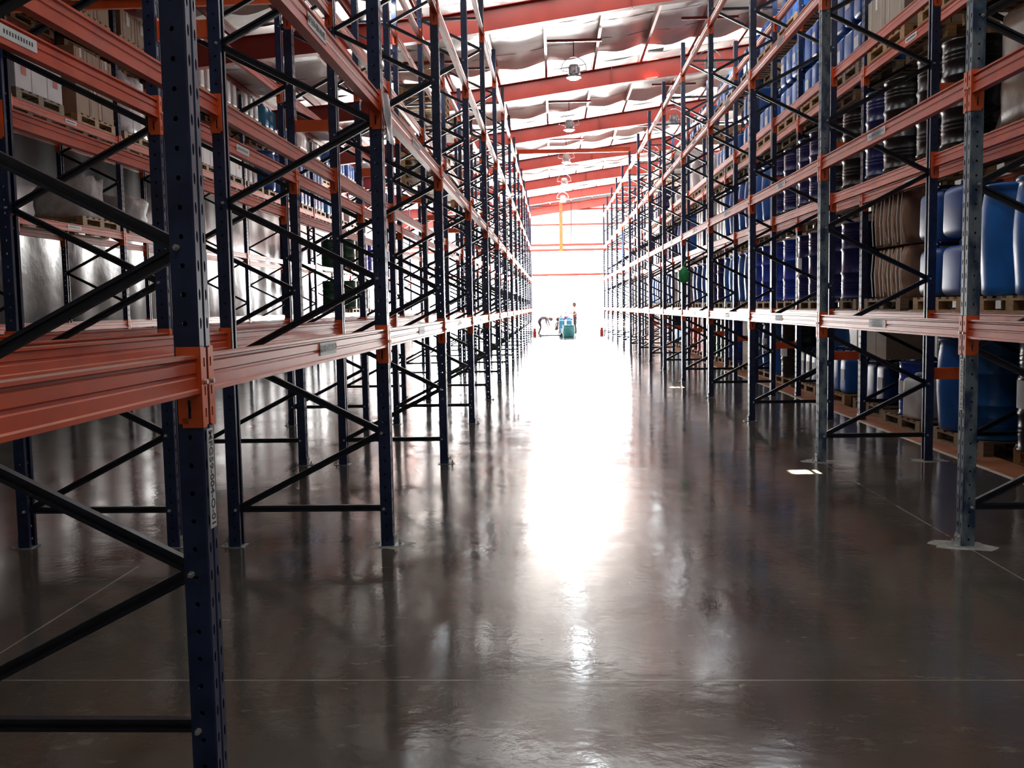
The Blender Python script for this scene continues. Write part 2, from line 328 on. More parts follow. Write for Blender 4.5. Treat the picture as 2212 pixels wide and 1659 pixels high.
# roof: rafters, purlins, foil blankets, added glowing strips
HOLES = []
for hy in (8.80, 18.05, 27.2, 36.5):
    t = (roofz(2.32) + 0.35) / -SUN_DIR.z
    HOLES.append((2.32 - SUN_DIR.x * t, hy - SUN_DIR.y * t))
RX0, RX1 = -9.2, 9.3
raf_y = [RAF0 + RAFS * n for n in range(-4, 6)] + [57.7]      # first lies behind the camera, last stands by the end wall
for n, y in enumerate(raf_y):
    mb = MB()
    def prof(x, d, a=y):
        zt = roofz(x)
        return zt, d
    xs = [(-9.2, 0.58), (-6.0, 0.48), (-2.0, 0.46), (0.0, 0.46), (1.8, 0.46), (4.0, 0.52), (9.2, 0.55)]
    for (xa, da), (xb, db) in zip(xs[:-1], xs[1:]):
        za, zb = roofz(xa), roofz(xb)
        for (w0, w1, ta, tb, ua, ub) in ((-0.006, 0.006, za, zb, za - da, zb - db), (-0.10, 0.10, za, zb, za - 0.014, zb - 0.014), (-0.10, 0.10, za - da + 0.014, zb - db + 0.014, za - da, zb - db)):
            mb.add([(xa, y + w0, ua), (xb, y + w0, ub), (xb, y + w1, ub), (xa, y + w1, ua), (xa, y + w0, ta), (xb, y + w0, tb), (xb, y + w1, tb), (xa, y + w1, ta)],
                   [(3, 2, 1, 0), (4, 5, 6, 7), (0, 1, 5, 4), (1, 2, 6, 5), (2, 3, 7, 6), (3, 0, 4, 7)])
    for xs_ in (-4.2, 1.6, 6.5):      # web stiffeners
        zt = roofz(xs_); mb.box(xs_ - 0.005, xs_ + 0.005, y - 0.09, y + 0.09, zt - 0.48, zt - 0.012)
    mb_o = obj('roof_rafter', mb.mesh('roof_rafter', 'red'))
    mb_o['kind'] = 'structure'; mb_o.name = 'trim_%d' % (20 + n)
pur_x = [-0.1 + 1.23 * i for i in range(-7, 8)]
for n, x in enumerate(pur_x):
    mb = MB(); z = roofz(x) + 0.002
    pr = [(-0.03, 0), (0.03, 0), (0.03, 0.012), (-0.022, 0.012), (-0.022, 0.178), (0.03, 0.178), (0.03, 0.19), (-0.03, 0.19)]
    mb.prism(pr, lambda p: (x + p[0], -5, z + p[1]), lambda p: (x + p[0], 57.9, z + p[1]))
    o = struct('trim_%d' % (40 + n), mb.mesh('purlin', 'red'))
def roof_grid(x0, x1, y0, y1, fz, mat, name, nx, ny, holes=(), thick=0.03):
    mb = MB(); V = []; F = []
    X = [x0 + (x1 - x0) * i / nx for i in range(nx + 1)]; Yv = [y0 + (y1 - y0) * j / ny for j in range(ny + 1)]
    for j in range(ny + 1):
        for i in range(nx + 1): V.append((X[i], Yv[j], fz(X[i], Yv[j])))
    nv = len(V)
    V += [(a, b, c + thick) for a, b, c in V]
    for j in range(ny):
        for i in range(nx):
            cx = (X[i] + X[i + 1]) / 2; cy = (Yv[j] + Yv[j + 1]) / 2
            if any(abs(cx - hx) < 0.15 and abs(cy - hy) < 0.15 for hx, hy in holes): continue
            a = j * (nx + 1) + i
            F.append((a + nx + 1, a + nx + 2, a + 1, a)); F.append((nv + a, nv + a + 1, nv + a + nx + 2, nv + a + nx + 1))
    mb.add(V, F, 0, True); return mb.mesh(name, mat)
def seam_mesh(x0, x1, y, fz):
    mb = MB(); n = 40
    for i in range(n):
        xa = x0 + (x1 - x0) * i / n; xb = x0 + (x1 - x0) * (i + 1) / n
        za = fz(xa, y) - 0.006; zb = fz(xb, y) - 0.006
        mb.add([(xa, y - 0.008, za), (xb, y - 0.008, zb), (xb, y + 0.008, zb), (xa, y + 0.008, za), (xa, y - 0.008, za + 0.005), (xb, y - 0.008, zb + 0.005), (xb, y + 0.008, zb + 0.005), (xa, y + 0.008, za + 0.005)],
               [(0, 1, 2, 3), (7, 6, 5, 4), (0, 4, 5, 1), (2, 6, 7, 3)])
    return mb
nfoil = 0; GLOW_W = 0.95
seams = MB()
for n in range(len(raf_y) - 1):
    ya = raf_y[n]; yb = raf_y[n + 1]
    ys = yb - GLOW_W - 0.1
    def fz(x, y, ya=ya, ys=ys):
        u = ((x + 0.1) / 1.23) % 1.0; t = (y - ya) / (ys - ya)
        sag = 0.055 * math.sin(PI * u) ** 2 * (0.6 + 0.4 * math.sin(t * 17 + x * 0.7)) + 0.07 * (max(0, t - 0.72) / 0.28) ** 2 * (0.35 + math.sin(PI * u) ** 2)
        return roofz(x) + 0.205 - sag + 0.02 * math.sin(y * 4.1 + math.floor((x + 0.1) / 1.23) * 1.7)
    o = struct('ceiling' if n == 0 else 'ceiling_%d' % n, roof_grid(RX0, RX1, ya, ys, fz, 'foil', 'foil_blanket', 124, 44, [h for h in HOLES]))
    for sy in (ya + (ys - ya) * 0.27, ya + (ys - ya) * 0.52, ya + (ys - ya) * 0.78):
        m2 = seam_mesh(RX0 + 0.05, RX1 - 0.05, sy, fz); seams.add(m2.v, m2.f)
    fs = lambda x, y: roofz(x) + 0.20
    w1 = struct('roof_glow_%d' % (n + 1), roof_grid(-3.4, RX1, ys, yb, fs, 'roofglow', 'glow_strip', 60, 6, HOLES, 0.02))  # added glow on the band before each rafter
    struct('ceiling_%d' % (20 + n), roof_grid(RX0, -3.4, ys, yb, fs, 'foil', 'foil_blanket', 40, 8))
struct('trim_60', seams.mesh('foil_seams', 'ink'))
mb = MB()
for (xa, xb, ya, yb) in ((-9.4, 9.4, 57.7, 58.2), (-9.4, 9.4, -5.2, raf_y[0])):
    za, zb = roofz(xa) + 0.2, roofz(xb) + 0.2
    mb.add([(xa, ya, za), (xb, ya, zb), (xb, yb, zb), (xa, yb, za), (xa, ya, za + 0.05), (xb, ya, zb + 0.05), (xb, yb, zb + 0.05), (xa, yb, za + 0.05)], [(3, 2, 1, 0), (4, 5, 6, 7), (0, 1, 5, 4), (1, 2, 6, 5), (2, 3, 7, 6), (3, 0, 4, 7)])
struct('ceiling_40', mb.mesh('roof_sheet', 'foil'))
# outer roof sheet above the blankets, with the same small openings for the sun spots
fo = lambda x, y: roofz(x) + 0.36
struct('ceiling_41', roof_grid(-9.4, 9.4, -5.2, 58.2, fo, 'dullwall', 'roof_outer_sheet', 126, 424, HOLES, 0.01))

# ------------------------------------------------------------------ lamps
def lamp_proto(hl=0.80):
    e = bpy.data.objects.new('high_bay_lamp', None); COL.objects.link(e)
    mb = MB(); mb.lathe([(0.03, 0.30), (0.10, 0.29), (0.12, 0.22), (0.12, 0.10), (0.10, 0.06), (0.15, 0.03), (0.17, 0.0)], 20, caps=False)
    for i in range(6): a = i * PI / 3; mb.box(0.10 * math.cos(a) - 0.012, 0.135 * math.cos(a) + 0.012, 0.12 * math.sin(a) - 0.012, 0.12 * math.sin(a) + 0.012, 0.08, 0.24)
    obj('housing', mb.mesh('lamp_housing', 'lampbody'), e)
    mb = MB(); mb.lathe([(0.02, -0.045), (0.10, -0.035), (0.15, 0.0), (0.15, 0.02)], 20)
    obj('lamp_glass', mb.mesh('lamp_glass', 'lampglass'), e)
    mb = MB(); pts = []
    for i in range(15):
        a = PI * i / 14; pts.append((0.29 * math.cos(a), 0, 0.17 + 0.30 * math.sin(a)))
    mb.tube([(0.13, 0, 0.14)] + pts + [(-0.13, 0, 0.14)], 0.011)
    obj('bail', mb.mesh('lamp_bail', 'lampbody'), e)
    mb = MB(); mb.cyl((0, 0, 0.46), (0, 0, hl), 0.010, n=8); obj('hanger', mb.mesh('lamp_hanger', 'ink'), e)
    mb = MB(); mb.box(-0.64, 0.64, -0.03, 0.03, hl, hl + 0.06); obj('bar', mb.mesh('lamp_bar', 'red'), e)
    return e
LROW = [(-2.72, 0.56, 'above the MFG59-004 rack', [15.8, 22.3, 28.8, 35.2]), (0.54, 0.80, 'above the open aisle', [2.86, 9.34, 15.8, 22.3, 28.8, 35.2, 41.7, 48.2]), (3.62, 1.14, 'above the MFG59-003 rack', [15.8, 22.3, 28.8, 35.2])]
for x, hl, where, ys in LROW:
    LP = lamp_proto(hl)
    for n, y in enumerate(ys):
        o = LP if n == 0 else copy_tree(LP)
        o.location = (x, y, roofz(x) - 0.005 - hl - 0.06)
        tag(o, 'round high-bay lamp with wire bail, %s, %s from the camera' % (where, ORD[n]), 'lamp', 'high-bay lamps under the roof')

# ------------------------------------------------------------------ rack meshes
def cell_hole(mb, P, u0, u1, v0, v1, hw, hh, oct_=True):
    """one strip cell between (u0,u1)x(v0,v1) with a central hole half size hw,hh ; P(u,v)->3d"""
    cu, cv = (u0 + u1) / 2, (v0 + v1) / 2; c = 0.45
    inner = [(-1, -c), (-c, -1), (c, -1), (1, -c), (1, c), (c, 1), (-c, 1), (-1, c)]
    I = [P(cu + a * hw, cv + b * hh) for a, b in inner]; O = [P(u0, v0), P(u1, v0), P(u1, v1), P(u0, v1)]
    mb.add(O + I, [(0, 1, 6, 5), (0, 5, 4), (1, 2, 8, 7), (1, 7, 6), (2, 3, 10, 9), (2, 9, 8), (3, 0, 4, 11), (3, 11, 10)])
def upright_mesh(name, mat):
    w = PW / 2; d = PD; mb = MB(); pitch = 0.0875; n = int(HT / pitch); HZ = n * pitch
    prof = [(-d, -0.022), (-d, -w), (-0.005, -w), (0, -w + 0.005), (0, -0.009), (-0.006, -0.005), (-0.006, 0.005), (0, 0.009), (0, w - 0.005), (-0.005, w), (-d, w), (-d, 0.022)]
    L = [math.dist(prof[i], prof[i + 1]) for i in range(len(prof) - 1)]
    for i in range(len(prof) - 1):
        a, b = prof[i], prof[i + 1]
        P = lambda u, v, a=a, b=b: (a[0] + (b[0] - a[0]) * u, a[1] + (b[1] - a[1]) * u, v)
        if i in (1, 9):
            for j in range(n): cell_hole(mb, P, 0, 1, j * pitch, (j + 1) * pitch, 0.0075 / L[i], 0.0075)
        elif i in (3, 7):
            for j in range(n): cell_hole(mb, P, 0, 1, j * pitch, (j + 1) * pitch, 0.0065 / L[i], 0.017)
        else:
            mb.add([P(0, 0), P(1, 0), P(1, HZ), P(0, HZ)], [(0, 1, 2, 3)])
    me = mb.mesh(name, mat)
    bm = bmesh.new(); bm.from_mesh(me); bmesh.ops.remove_doubles(bm, verts=bm.verts, dist=1e-5); bmesh.ops.recalc_face_normals(bm, faces=bm.faces); bm.to_mesh(me); bm.free()
    return solidified(me, 0.0025, name)
UPM = upright_mesh('rack_post', 'navy'); UPMW = upright_mesh('rack_post_worn', 'navyworn')
HTOP = int(HT / 0.0875) * 0.0875
def baseplate_mesh():
    mb = MB()
    pts = [(-0.10, -0.055), (0.035, -0.055), (0.065, -0.03), (0.065, 0.03), (0.035, 0.055), (-0.10, 0.055)]
    mb.prism(pts, lambda p: (p[0], p[1], 0), lambda p: (p[0], p[1], 0.005))
    mb.box(0.003, 0.008, -0.042, 0.042, 0.004, 0.075)
    for y in (-0.022, 0.022): mb.cyl((0.008, y, 0.055), (0.018, y, 0.055), 0.009, n=6)
    return mb.mesh('base_plate', 'galv')
BPM = baseplate_mesh()
mb = MB(); mb.cyl((0, 0, 0), (0, 0, 0.016), 0.011, n=6); mb.cyl((0, 0, 0.016), (0, 0, 0.034), 0.006, n=8); ANM = mb.mesh('anchor_bolt', 'bolt')
mb = MB(); mb.cyl((0, 0.004, 0), (0, -0.010, 0), 0.0105, n=6); mb.cyl((0, -0.01, 0), (0, -0.022, 0), 0.0055, n=8); BOM = mb.mesh('brace_bolt', 'bolt')
HB = 0.253; STEP = 0.504; NN = 12
def brace_mesh(x0, z0, x1, z1, name):
    """lipped channel running between two bolts, in the frame plane"""
    a = Vector((x0, 0, z0)); b = Vector((x1, 0, z1)); d = (b - a).normalized(); n = Vector((-d.z, 0, d.x)); yv = Vector((0, 1, 0))
    h = 0.021; t = 0.015
    pr = [(-h, -t), (-0.008, -t), (-0.008, -t + 0.012), (0.008, -t + 0.012), (0.008, -t), (h, -t), (h, t), (-h, t)]
    mb = MB(); A = a + d * 0.012; B = b - d * 0.012
    mb.prism(pr, lambda p: A + n * p[0] + yv * p[1], lambda p: B + n * p[0] + yv * p[1]); return mb.mesh(name, 'black')
# frame local axes: x from -X post bolt line outward; x=0 is the outer face of the -X post, x=D outer face of the +X post
BX = 0.055
xa, xb = BX, D - BX
nodes = [HB + STEP * i for i in range(NN + 1)]
DGM = [brace_mesh(xa if i % 2 == 0 else xb, nodes[i], xb if i % 2 == 0 else xa, nodes[i + 1], 'diagonal_brace') for i in range(NN)]
HZM = [brace_mesh(xa, z, xb, z, 'horizontal_brace') for z in (HB, nodes[-1])]
def make_upright(X0, k, row, worn=None, bolts=True):
    """X0: outer face of the -X post"""
    e = bpy.data.objects.new('rack_upright', None); COL.objects.link(e); e.location = (X0, YK(k, row) + PW / 2, 0)
    p1 = obj('post', UPMW if worn == 'a' else UPM, e, (0, 0, 0.004), PI); p2 = obj('post', UPMW if worn == 'b' else UPM, e, (D, 0, 0.004))
    for x, rz in ((0, PI), (D, 0)):
        b = obj('base_plate', BPM, e, (x, 0, 0), rz)
        if bolts: obj('anchor_bolt', ANM, b, (0.040, 0.0, 0.005))
    for m in HZM: obj('horizontal_brace', m, e)
    for i, m in enumerate(DGM):
        obj('diagonal_brace', m, e)
    if bolts:
        for i, z in enumerate(nodes):
            left = i % 2 == 0
            if any(lv - 0.262 < z < lv + 0.012 for lv in LEV): continue
            obj('brace_bolt', BOM, p1 if left else p2, ((-xa, 0, z - 0.004) if left else (-(D - xb), 0, z - 0.004)))
        for (pp, z) in ((p2, HB),): obj('brace_bolt', BOM, pp, (-(D - xb), 0, z - 0.004))
    return e
# bolts face the camera side (-y): post p1 is turned by 180 degrees, so its bolts are mirrored back
ROWS = {'L1': (XL - D, 'empty MFG59-004 rack', range(-1, KEND + 1)), 'L2': (XL2 - D, 'empty rack behind the MFG59-004 rack', range(0, KEND + 1)),
        'L3': (XL3 - D, 'stocked rack by the silver wall', range(2, KEND + 1)), 'R1': (XR, 'empty MFG59-003 rack', range(0, KEND + 1)), 'R2': (XR2, 'stocked rack behind the orange stripe', range(1, KEND + 1))}
for row, (x0, phrase, ks) in ROWS.items():
    ks = list(ks); vis = [k for k in ks if k >= {'L1': 0, 'L2': 1, 'L3': 2, 'R1': 1, 'R2': 2}[row]]
    for k in ks:
        worn = 'a' if (row == 'R1' and k in (1, 2)) else None
        e = make_upright(x0, k, row, worn, bolts=(k <= 4))
        if k in vis: lab = 'dark blue ladder frame, %s from camera, %s' % (ORD[vis.index(k)], phrase)
        else: lab = 'dark blue ladder frame beside the camera, %s' % phrase
        tag(e, lab, 'rack upright', 'upright frames of the %s' % phrase)
for o in list(bpy.data.objects):      # mirror the bolts of turned posts so that they sit on the camera side
    if o.name.startswith('brace_bolt') and o.parent and abs(o.parent.rotation_euler.z - PI) < 0.01:
        o.rotation_euler = (0, 0, PI); o.location.x = -xa; o.location.y = PW / 2
    elif o.name.startswith('brace_bolt'):
        o.location.y = -PW / 2

# ------------------------------------------------------------------ crossbeams
# local axes: origin on the outer post face plane (x), middle of the bay (y), top of the bracket (z); +x looks outward
HALF = S / 2
def rail_mesh():
    mb = MB(); z1 = -BT; z0 = z1 - BH
    pr = [(-0.052, 0), (-0.001, 0), (-0.001, 0.012), (-0.008, 0.016), (-0.008, 0.048), (-0.013, 0.052), (-0.013, 0.060), (-0.008, 0.064), (-0.008, 0.092), (-0.015, 0.097), (-0.015, 0.104), (-0.004, 0.108), (-0.004, 0.117), (-0.052, 0.117), (-0.052, 0.105), (-0.044, 0.100), (-0.044, 0.068), (-0.039, 0.064), (-0.039, 0.054), (-0.044, 0.050), (-0.044, 0.018), (-0.052, 0.013)]
    y = HALF - PW / 2 - 0.005
    mb.prism(pr, lambda p: (p[0], y, z0 + p[1]), lambda p: (p[0], -y, z0 + p[1])); return mb.mesh('beam_profile', 'orange')
def conn_mesh(s):
    """s=-1: bracket at the -y end"""
    mb = MB(); h = 0.2482; yp = s * (HALF - PW / 2 - 0.0008); t = 0.004; f = s * t
    # side plate on the post's cheek, rounded lower corners, with a slot
    P = lambda u, v: (-0.072 + u, yp - f * 0.5, -h + v)
    def plate(u0, u1, v0, v1, off):
        a = [(u0, v0), (u1, v0), (u1, v1), (u0, v1)]
        lo = yp if s > 0 else yp; 
        mb.prism(a, lambda p: (-0.072 + p[0], yp, -h + p[1]), lambda p: (-0.072 + p[0], yp - f, -h + p[1]))
    pts_l = [(0.012, 0), (0.074, 0)]
    plate(0.012, 0.030, 0.0, 0.03, 0); plate(0.0, 0.030, 0.012, 0.248, 0); plate(0.040, 0.0745, 0.0, 0.2482, 0)
    plate(0.030, 0.040, 0.0, 0.028, 0); plate(0.030, 0.040, 0.085, 0.2482, 0)
    # front plate over half of the slotted face
    fx0, fx1 = 0.001, 0.005; ya = yp; yb = yp + s * 0.041
    def fbox(y0, y1, z0, z1): mb.box(fx0, fx1, min(y0, y1), max(y0, y1), z0, z1)
    y1_, y2_ = yp + s * 0.017, yp + s * 0.029
    fbox(ya - f, y1_, -h, 0); fbox(y2_, yb, -h + 0.006, -0.004)
    for za, zb in ((-h, -h + 0.030), (-h + 0.058, -h + 0.098), (-h + 0.126, -h + 0.186), (-h + 0.214, 0)): fbox(y1_, y2_, za, zb)
    mb.cyl((fx1, yp + s * 0.022, -h + 0.140), (fx1 + 0.010, yp + s * 0.022, -h + 0.140), 0.008, n=10, mi=1)
    return mb.mesh('end_bracket', ['orange2', 'bolt'])
RLM = rail_mesh(); CNM = [conn_mesh(-1), conn_mesh(1)]
mb = MB(); mb.box(-0.0075, -0.0055, -0.16, 0.16, -BT - BH + 0.034, -BT - BH + 0.094); LBM = mb.mesh('location_label', 'paper')
mb = MB()
for i in range(11):
    y = -0.13 + i * 0.024; mb.box(-0.0056, -0.0050, y, y + 0.012, -BT - BH + 0.055, -BT - BH + 0.075)
LBT = mb.mesh('label_print', 'ink')
def make_beam():
    e = bpy.data.objects.new('rack_crossbeam', None); COL.objects.link(e)
    obj('beam_profile', RLM, e); obj('end_bracket', CNM[0], e); obj('end_bracket', CNM[1], e); return e
cands = []
for row, (x0, phrase, ks) in ROWS.items():
    ks = list(ks)
    for k in ks[:-1]:
        for li, lv in enumerate(LEV):
            for side in (0, 1):
                xo = x0 + (D if side else 0); ym = YK(k, row) + PW / 2 + HALF
                face = {'L1': 1, 'L2': 0, 'L3': 1, 'R1': 0, 'R2': 0}[row]
                d2 = xo * xo + ym * ym + (lv - 1.57) ** 2
                # elevation of the far end decides whether any of it is in the picture
                yf = YK(k + 1, row); el = (lv - 1.57) / yf
                az0 = xo / yf
                inpic = el < 0.345 and -0.60 < az0 < 0.50
                wgt = {'L1': 1.0, 'L2': 0.8, 'L3': 0.55, 'R1': 1.0, 'R2': 0.7}[row]
                cands.append((inpic, wgt / d2, row, k, li, side, side == face, xo, ym, lv, phrase))
inp = [c for c in cands if c[0]]; inp.sort(key=lambda c: -c[1])
proto = make_beam(); used = False
far = MB()
firstbay = {'L1': -1, 'L2': 0, 'L3': 2, 'R1': 0, 'R2': 1}
lv_w = ['first', 'second', 'third', 'fourth']
def txt(parent, s, size, loc, rot):
    t = obj('lettering', text_mesh(s, size), parent, loc); t.rotation_euler = rot; return t
for i, (ip, w_, row, k, li, side, fc, xo, ym, lv, phrase) in enumerate(inp):
    if i < 296:
        e = copy_tree(proto) if used else proto; used = True
        e.location = (xo, ym, lv); e.rotation_euler = (0, 0, 0 if side else PI)
        tag(e, '%s orange crossbeam, %s level, %s bay, %s' % ('aisle-side' if fc else 'rear', lv_w[li], ORD[k - firstbay[row]], phrase), 'rack crossbeam', 'orange crossbeams of the %s' % phrase)
        if fc and k < 9:
            special = {('L1', 0, 0): ('MFG59-004-N-02', 4.56), ('L1', 0, 1): ('MFG59-004-N-03', 4.53)}.get((row, k, li))
            y_off = 0.1 * math.sin(k * 3.1 + li * 1.7)
            if special: y_off = special[1] - ym
            elif row == 'R1' and k == 1 and li == 0: y_off = -(7.69 - ym)
            lb = obj('location_label', LBM, e, (0, y_off, 0))
            if special: txt(lb, special[0], 0.047, (-0.0052, 0, -BT - BH + 0.064), (PI / 2, 0, PI / 2))
            else: obj('label_print', LBT, lb)
    else:
        rz = 0 if side else PI; c = 1 if side else -1
        for me in (RLM, *CNM):
            far.add([(xo + c * v.co.x, ym + c * v.co.y, lv + v.co.z) for v in me.vertices], [tuple(p.vertices) for p in me.polygons])
o = obj('rack_crossbeams', far.mesh('distant_crossbeams', 'orange'))
tag(o, 'remaining orange crossbeams of the distant rack bays near the bright gate', 'rack crossbeams', None, 'stuff')

# row spacers between back-to-back frames
def spacer_mesh():
    mb = MB(); g = G - 0.012
    mb.prism([(-0.055, -0.02), (-0.055, 0.02), (-0.049, 0.02), (-0.049, -0.014), (0.049, -0.014), (0.049, 0.02), (0.055, 0.02), (0.055, -0.02)], lambda p: (0.004, p[1], p[0]), lambda p: (g, p[1], p[0]))
    for x in (0.0, g): mb.box(x, x + 0.005, -0.028, 0.028, -0.075, 0.075)
    return mb.mesh('row_spacer', 'orange2')
SPM = spacer_mesh()
for row, xs_, zs in (('L', XL - D - G + 0.001, (3.38,)), ('R', XR + D + 0.001, (0.85, 3.55))):
    for k in range(1 if row == 'L' else 2, 11):
        for z in zs:
            o = obj('row_spacer', SPM, None, (xs_, YK(k, row) + PW / 2, z))
            tag(o, '%s orange row spacer, %s frame from the camera, behind the %s rack' % ('low' if z < 1 else 'high', ORD[k - 1], 'MFG59-004' if row == 'L' else 'MFG59-003'), 'row spacer', 'orange row spacers')
# portal ties between rack tops
def tie(x0, x1, y, z, lab, h=0.13):
    mb = MB(); mb.box(x0, x1, y - 0.03, y + 0.03, z, z + h); mb.box(x0, x1, y - 0.05, y + 0.05, z + h, z + h + 0.008)
    tag(obj('portal_tie', mb.mesh('portal_tie', 'orange2')), lab, 'portal tie', 'portal ties')
tie(XL - PD + 0.0, XR + PD, YK(9, 'L') + PW / 2 , 6.66, 'orange portal tie spanning the aisle between the two empty rack tops')
tie(XL3 - PD, XL2 - D + PD, YK(9, 'L') + PW / 2, 6.665, 'distant orange portal tie between the stocked silver-wall rack and the empty rack', 0.10)
tie(XL3 + 0.004, XL2 - D - 0.004, YK(3, 'L') + PW / 2, 5.60, 'near orange portal tie from the silver-wall rack to the empty rack', 0.10)

# signs on the first posts, hanging sheet, green bag, post guards, mortar
def post_sign(x, y, z0, z1, w, s, face, lab):
    mb = MB(); mb.box(-0.001, 0.0012, -w / 2, w / 2, 0, z1 - z0); e = obj('post_sign', mb.mesh('post_sign', 'paper'), None, (x, y, z0)); e.rotation_euler = (0, 0, 0 if face > 0 else PI)
    t = obj('lettering', text_mesh(s, w * 0.82), e, (0.0016, 0, (z1 - z0) / 2)); t.rotation_euler = (PI / 2, PI / 2, PI / 2)
    # stretch-free fit
    L_ = max(v.co.x for v in t.data.vertices) - min(v.co.x for v in t.data.vertices); k = (z1 - z0) * 0.94 / L_; t.scale = (k, min(k, 1.12), 1)
    tag(e, lab, 'post sign'); return e
post_sign(XL + 0.0018, Y0 + 0.052, 0.893, 1.207, 0.050, 'MFG59-004-O-01', 1, 'white vertical strip reading MFG59-004-O-01 on the dark blue post')
post_sign(XR - 0.0018, YK(1, 'R') + 0.052, 0.870, 1.190, 0.052, 'MFG59-003-N-01', -1, 'white vertical strip reading MFG59-003-N-01 on the worn blue post')
mb = MB(); nx, nz = 8, 14; V = []
for j in range(nz + 1):
    for i in range(nx + 1):
        u = i / nx; v = j / nz
        V.append((0.006 + 0.010 * math.sin(u * 7 + v * 5) + 0.012 * math.sin(v * 9 + 2 * u) * (1 - v), -0.15 + 0.30 * u + 0.02 * (1 - v) * math.sin(v * 4), -0.30 + 0.30 * v + 0.012 * u))
n0 = len(V); V += [(x + 0.0015, y, z) for x, y, z in V]; F = []
for j in range(nz):
    for i in range(nx):
        a = j * (nx + 1) + i; F.append((a, a + 1, a + nx + 2, a + nx + 1)); F.append((n0 + a + nx + 1, n0 + a + nx + 2, n0 + a + 1, n0 + a))
mb.add(V, F, 0, True)
o = obj('hanging_sheet', mb.mesh('hanging_sheet', 'film'), None, (XL + 0.022, 6.235, 2.935)); tag(o, 'crinkled white plastic sleeve hanging on the second-level crossbeam bracket', 'plastic sleeve')
bm = bmesh.new(); bmesh.ops.create_icosphere(bm, subdivisions=3, radius=1)
for v in bm.verts:
    z = v.co.z; f = 0.55 + 0.45 * (1 - z) / 2
    n_ = 1 + 0.22 * math.sin(v.co.x * 6 + z * 3) * math.cos(v.co.y * 5)
    v.co = Vector((v.co.x * 0.13 * f * n_, v.co.y * 0.05 * f * n_, z * 0.17))
mb = MB(); bm_to_mb(bm, mb); mb.tube([(0, 0, 0.15), (0.01, 0, 0.22), (0.045, 0.012, 0.27)], 0.014)
o = obj('green_bag', mb.mesh('green_bag', 'green_cloth'), None, (XR + 0.03, YK(5, 'R') - 0.07, 2.14)); tag(o, 'green plastic bag tied to a dark blue post of the MFG59-003 rack', 'bag')
for x, s_, lab in ((XL, 1, 'red post guard at the gate end of the MFG59-004 rack'), (XR, -1, 'red post guard at the gate end of the MFG59-003 rack')):
    mb = MB(); mb.prism([(-0.10, 0), (0.10, 0), (0.07, 0.42), (-0.07, 0.42)], lambda p: (p[0], -0.012, p[1]), lambda p: (p[0], 0.0, p[1])); mb.box(-0.1, 0.1, -0.08, 0, 0, 0.01)
    tag(obj('post_guard', mb.mesh('post_guard', 'red'), None, (x + s_ * 0.10, YK(KEND, 'L') + 0.22, 0)), lab, 'post guard')
def mortar(x, y, r, lab, sd):
    random.seed(sd); mb = MB(); n = 18; rr = [r * (0.75 + 0.5 * random.random()) for _ in range(n)]
    a = [(rr[i] * math.cos(2 * PI * i / n), 0.75 * rr[i] * math.sin(2 * PI * i / n)) for i in range(n)]
    mb.prism(a, lambda p: (p[0], p[1], 0), lambda p: (p[0] * 0.9, p[1] * 0.9, 0.0025)); tag(obj('mortar_patch', mb.mesh('mortar_patch', 'mortar'), None, (x, y, 0)), lab, 'mortar patch', 'mortar smears under posts')
mortar(XL - 0.02, 6.2, 0.15, 'pale mortar smear under the second post of the MFG59-004 rack', 1)
mortar(XR + 0.02, 9.4, 0.17, 'pale mortar smear under the second post of the MFG59-003 rack', 2)
mortar(XR + D - 0.02, 9.4, 0.17, 'pale mortar smear under the second rear post of the MFG59-003 rack', 3)
mortar(XR + 0.02, 6.1, 0.19, 'pale mortar smear under the signed post of the MFG59-003 rack', 4)
# ------------------------------------------------------------------ goods: prototypes
PROTO = {}
def put(key, loc, rz, label, cat, group):
    p, used = PROTO[key]
    if used: p = copy_tree(p)
    else: PROTO[key][1] = True
    p.location = loc; p.rotation_euler = (0, 0, rz); tag(p, label, cat, group); return p
def thing_mesh(name, me): return obj(name, me)
def pallet_proto(key, mat, full):
    L, Wd = 1.28, 1.06
    a, c = MB(), MB()
    for i in range(7):
        y = -L / 2 + 0.06 + i * (L - 0.12) / 6; a.box(-Wd / 2, Wd / 2, y - 0.058, y + 0.058, 0.128, 0.150)
    for x in (-Wd / 2 + 0.05, 0, Wd / 2 - 0.05): a.box(x - 0.05, x + 0.05, -L / 2, L / 2, 0.108, 0.1281)
    c.box(-0.05, 0.05, -L / 2, L / 2, 0.0, 0.02)
    for y in (-L / 2 + 0.07, 0, L / 2 - 0.07): c.box(-0.05, 0.05, y - 0.07, y + 0.07, 0.0199, 0.1082)
    if full:
        e = bpy.data.objects.new('wooden_pallet', None); COL.objects.link(e)
        obj('deck', a.mesh('pallet_deck', mat), e); rm = c.mesh('pallet_runner', mat)
        for x in (-Wd / 2 + 0.05, 0, Wd / 2 - 0.05): obj('runner', rm, e, (x, 0, 0))
    else:
        m = MB(); m.add(a.v, a.f)
        for x in (-Wd / 2 + 0.05, 0, Wd / 2 - 0.05): m.add([(p[0] + x, p[1], p[2]) for p in c.v], c.f)
        e = obj('wooden_pallet', m.mesh('wooden_pallet', mat))
    PROTO[key] = [e, False]
for mt in ('wood', 'woodold'): pallet_proto('pal_' + mt, mt, True); pallet_proto('pal_far_' + mt, mt, False)
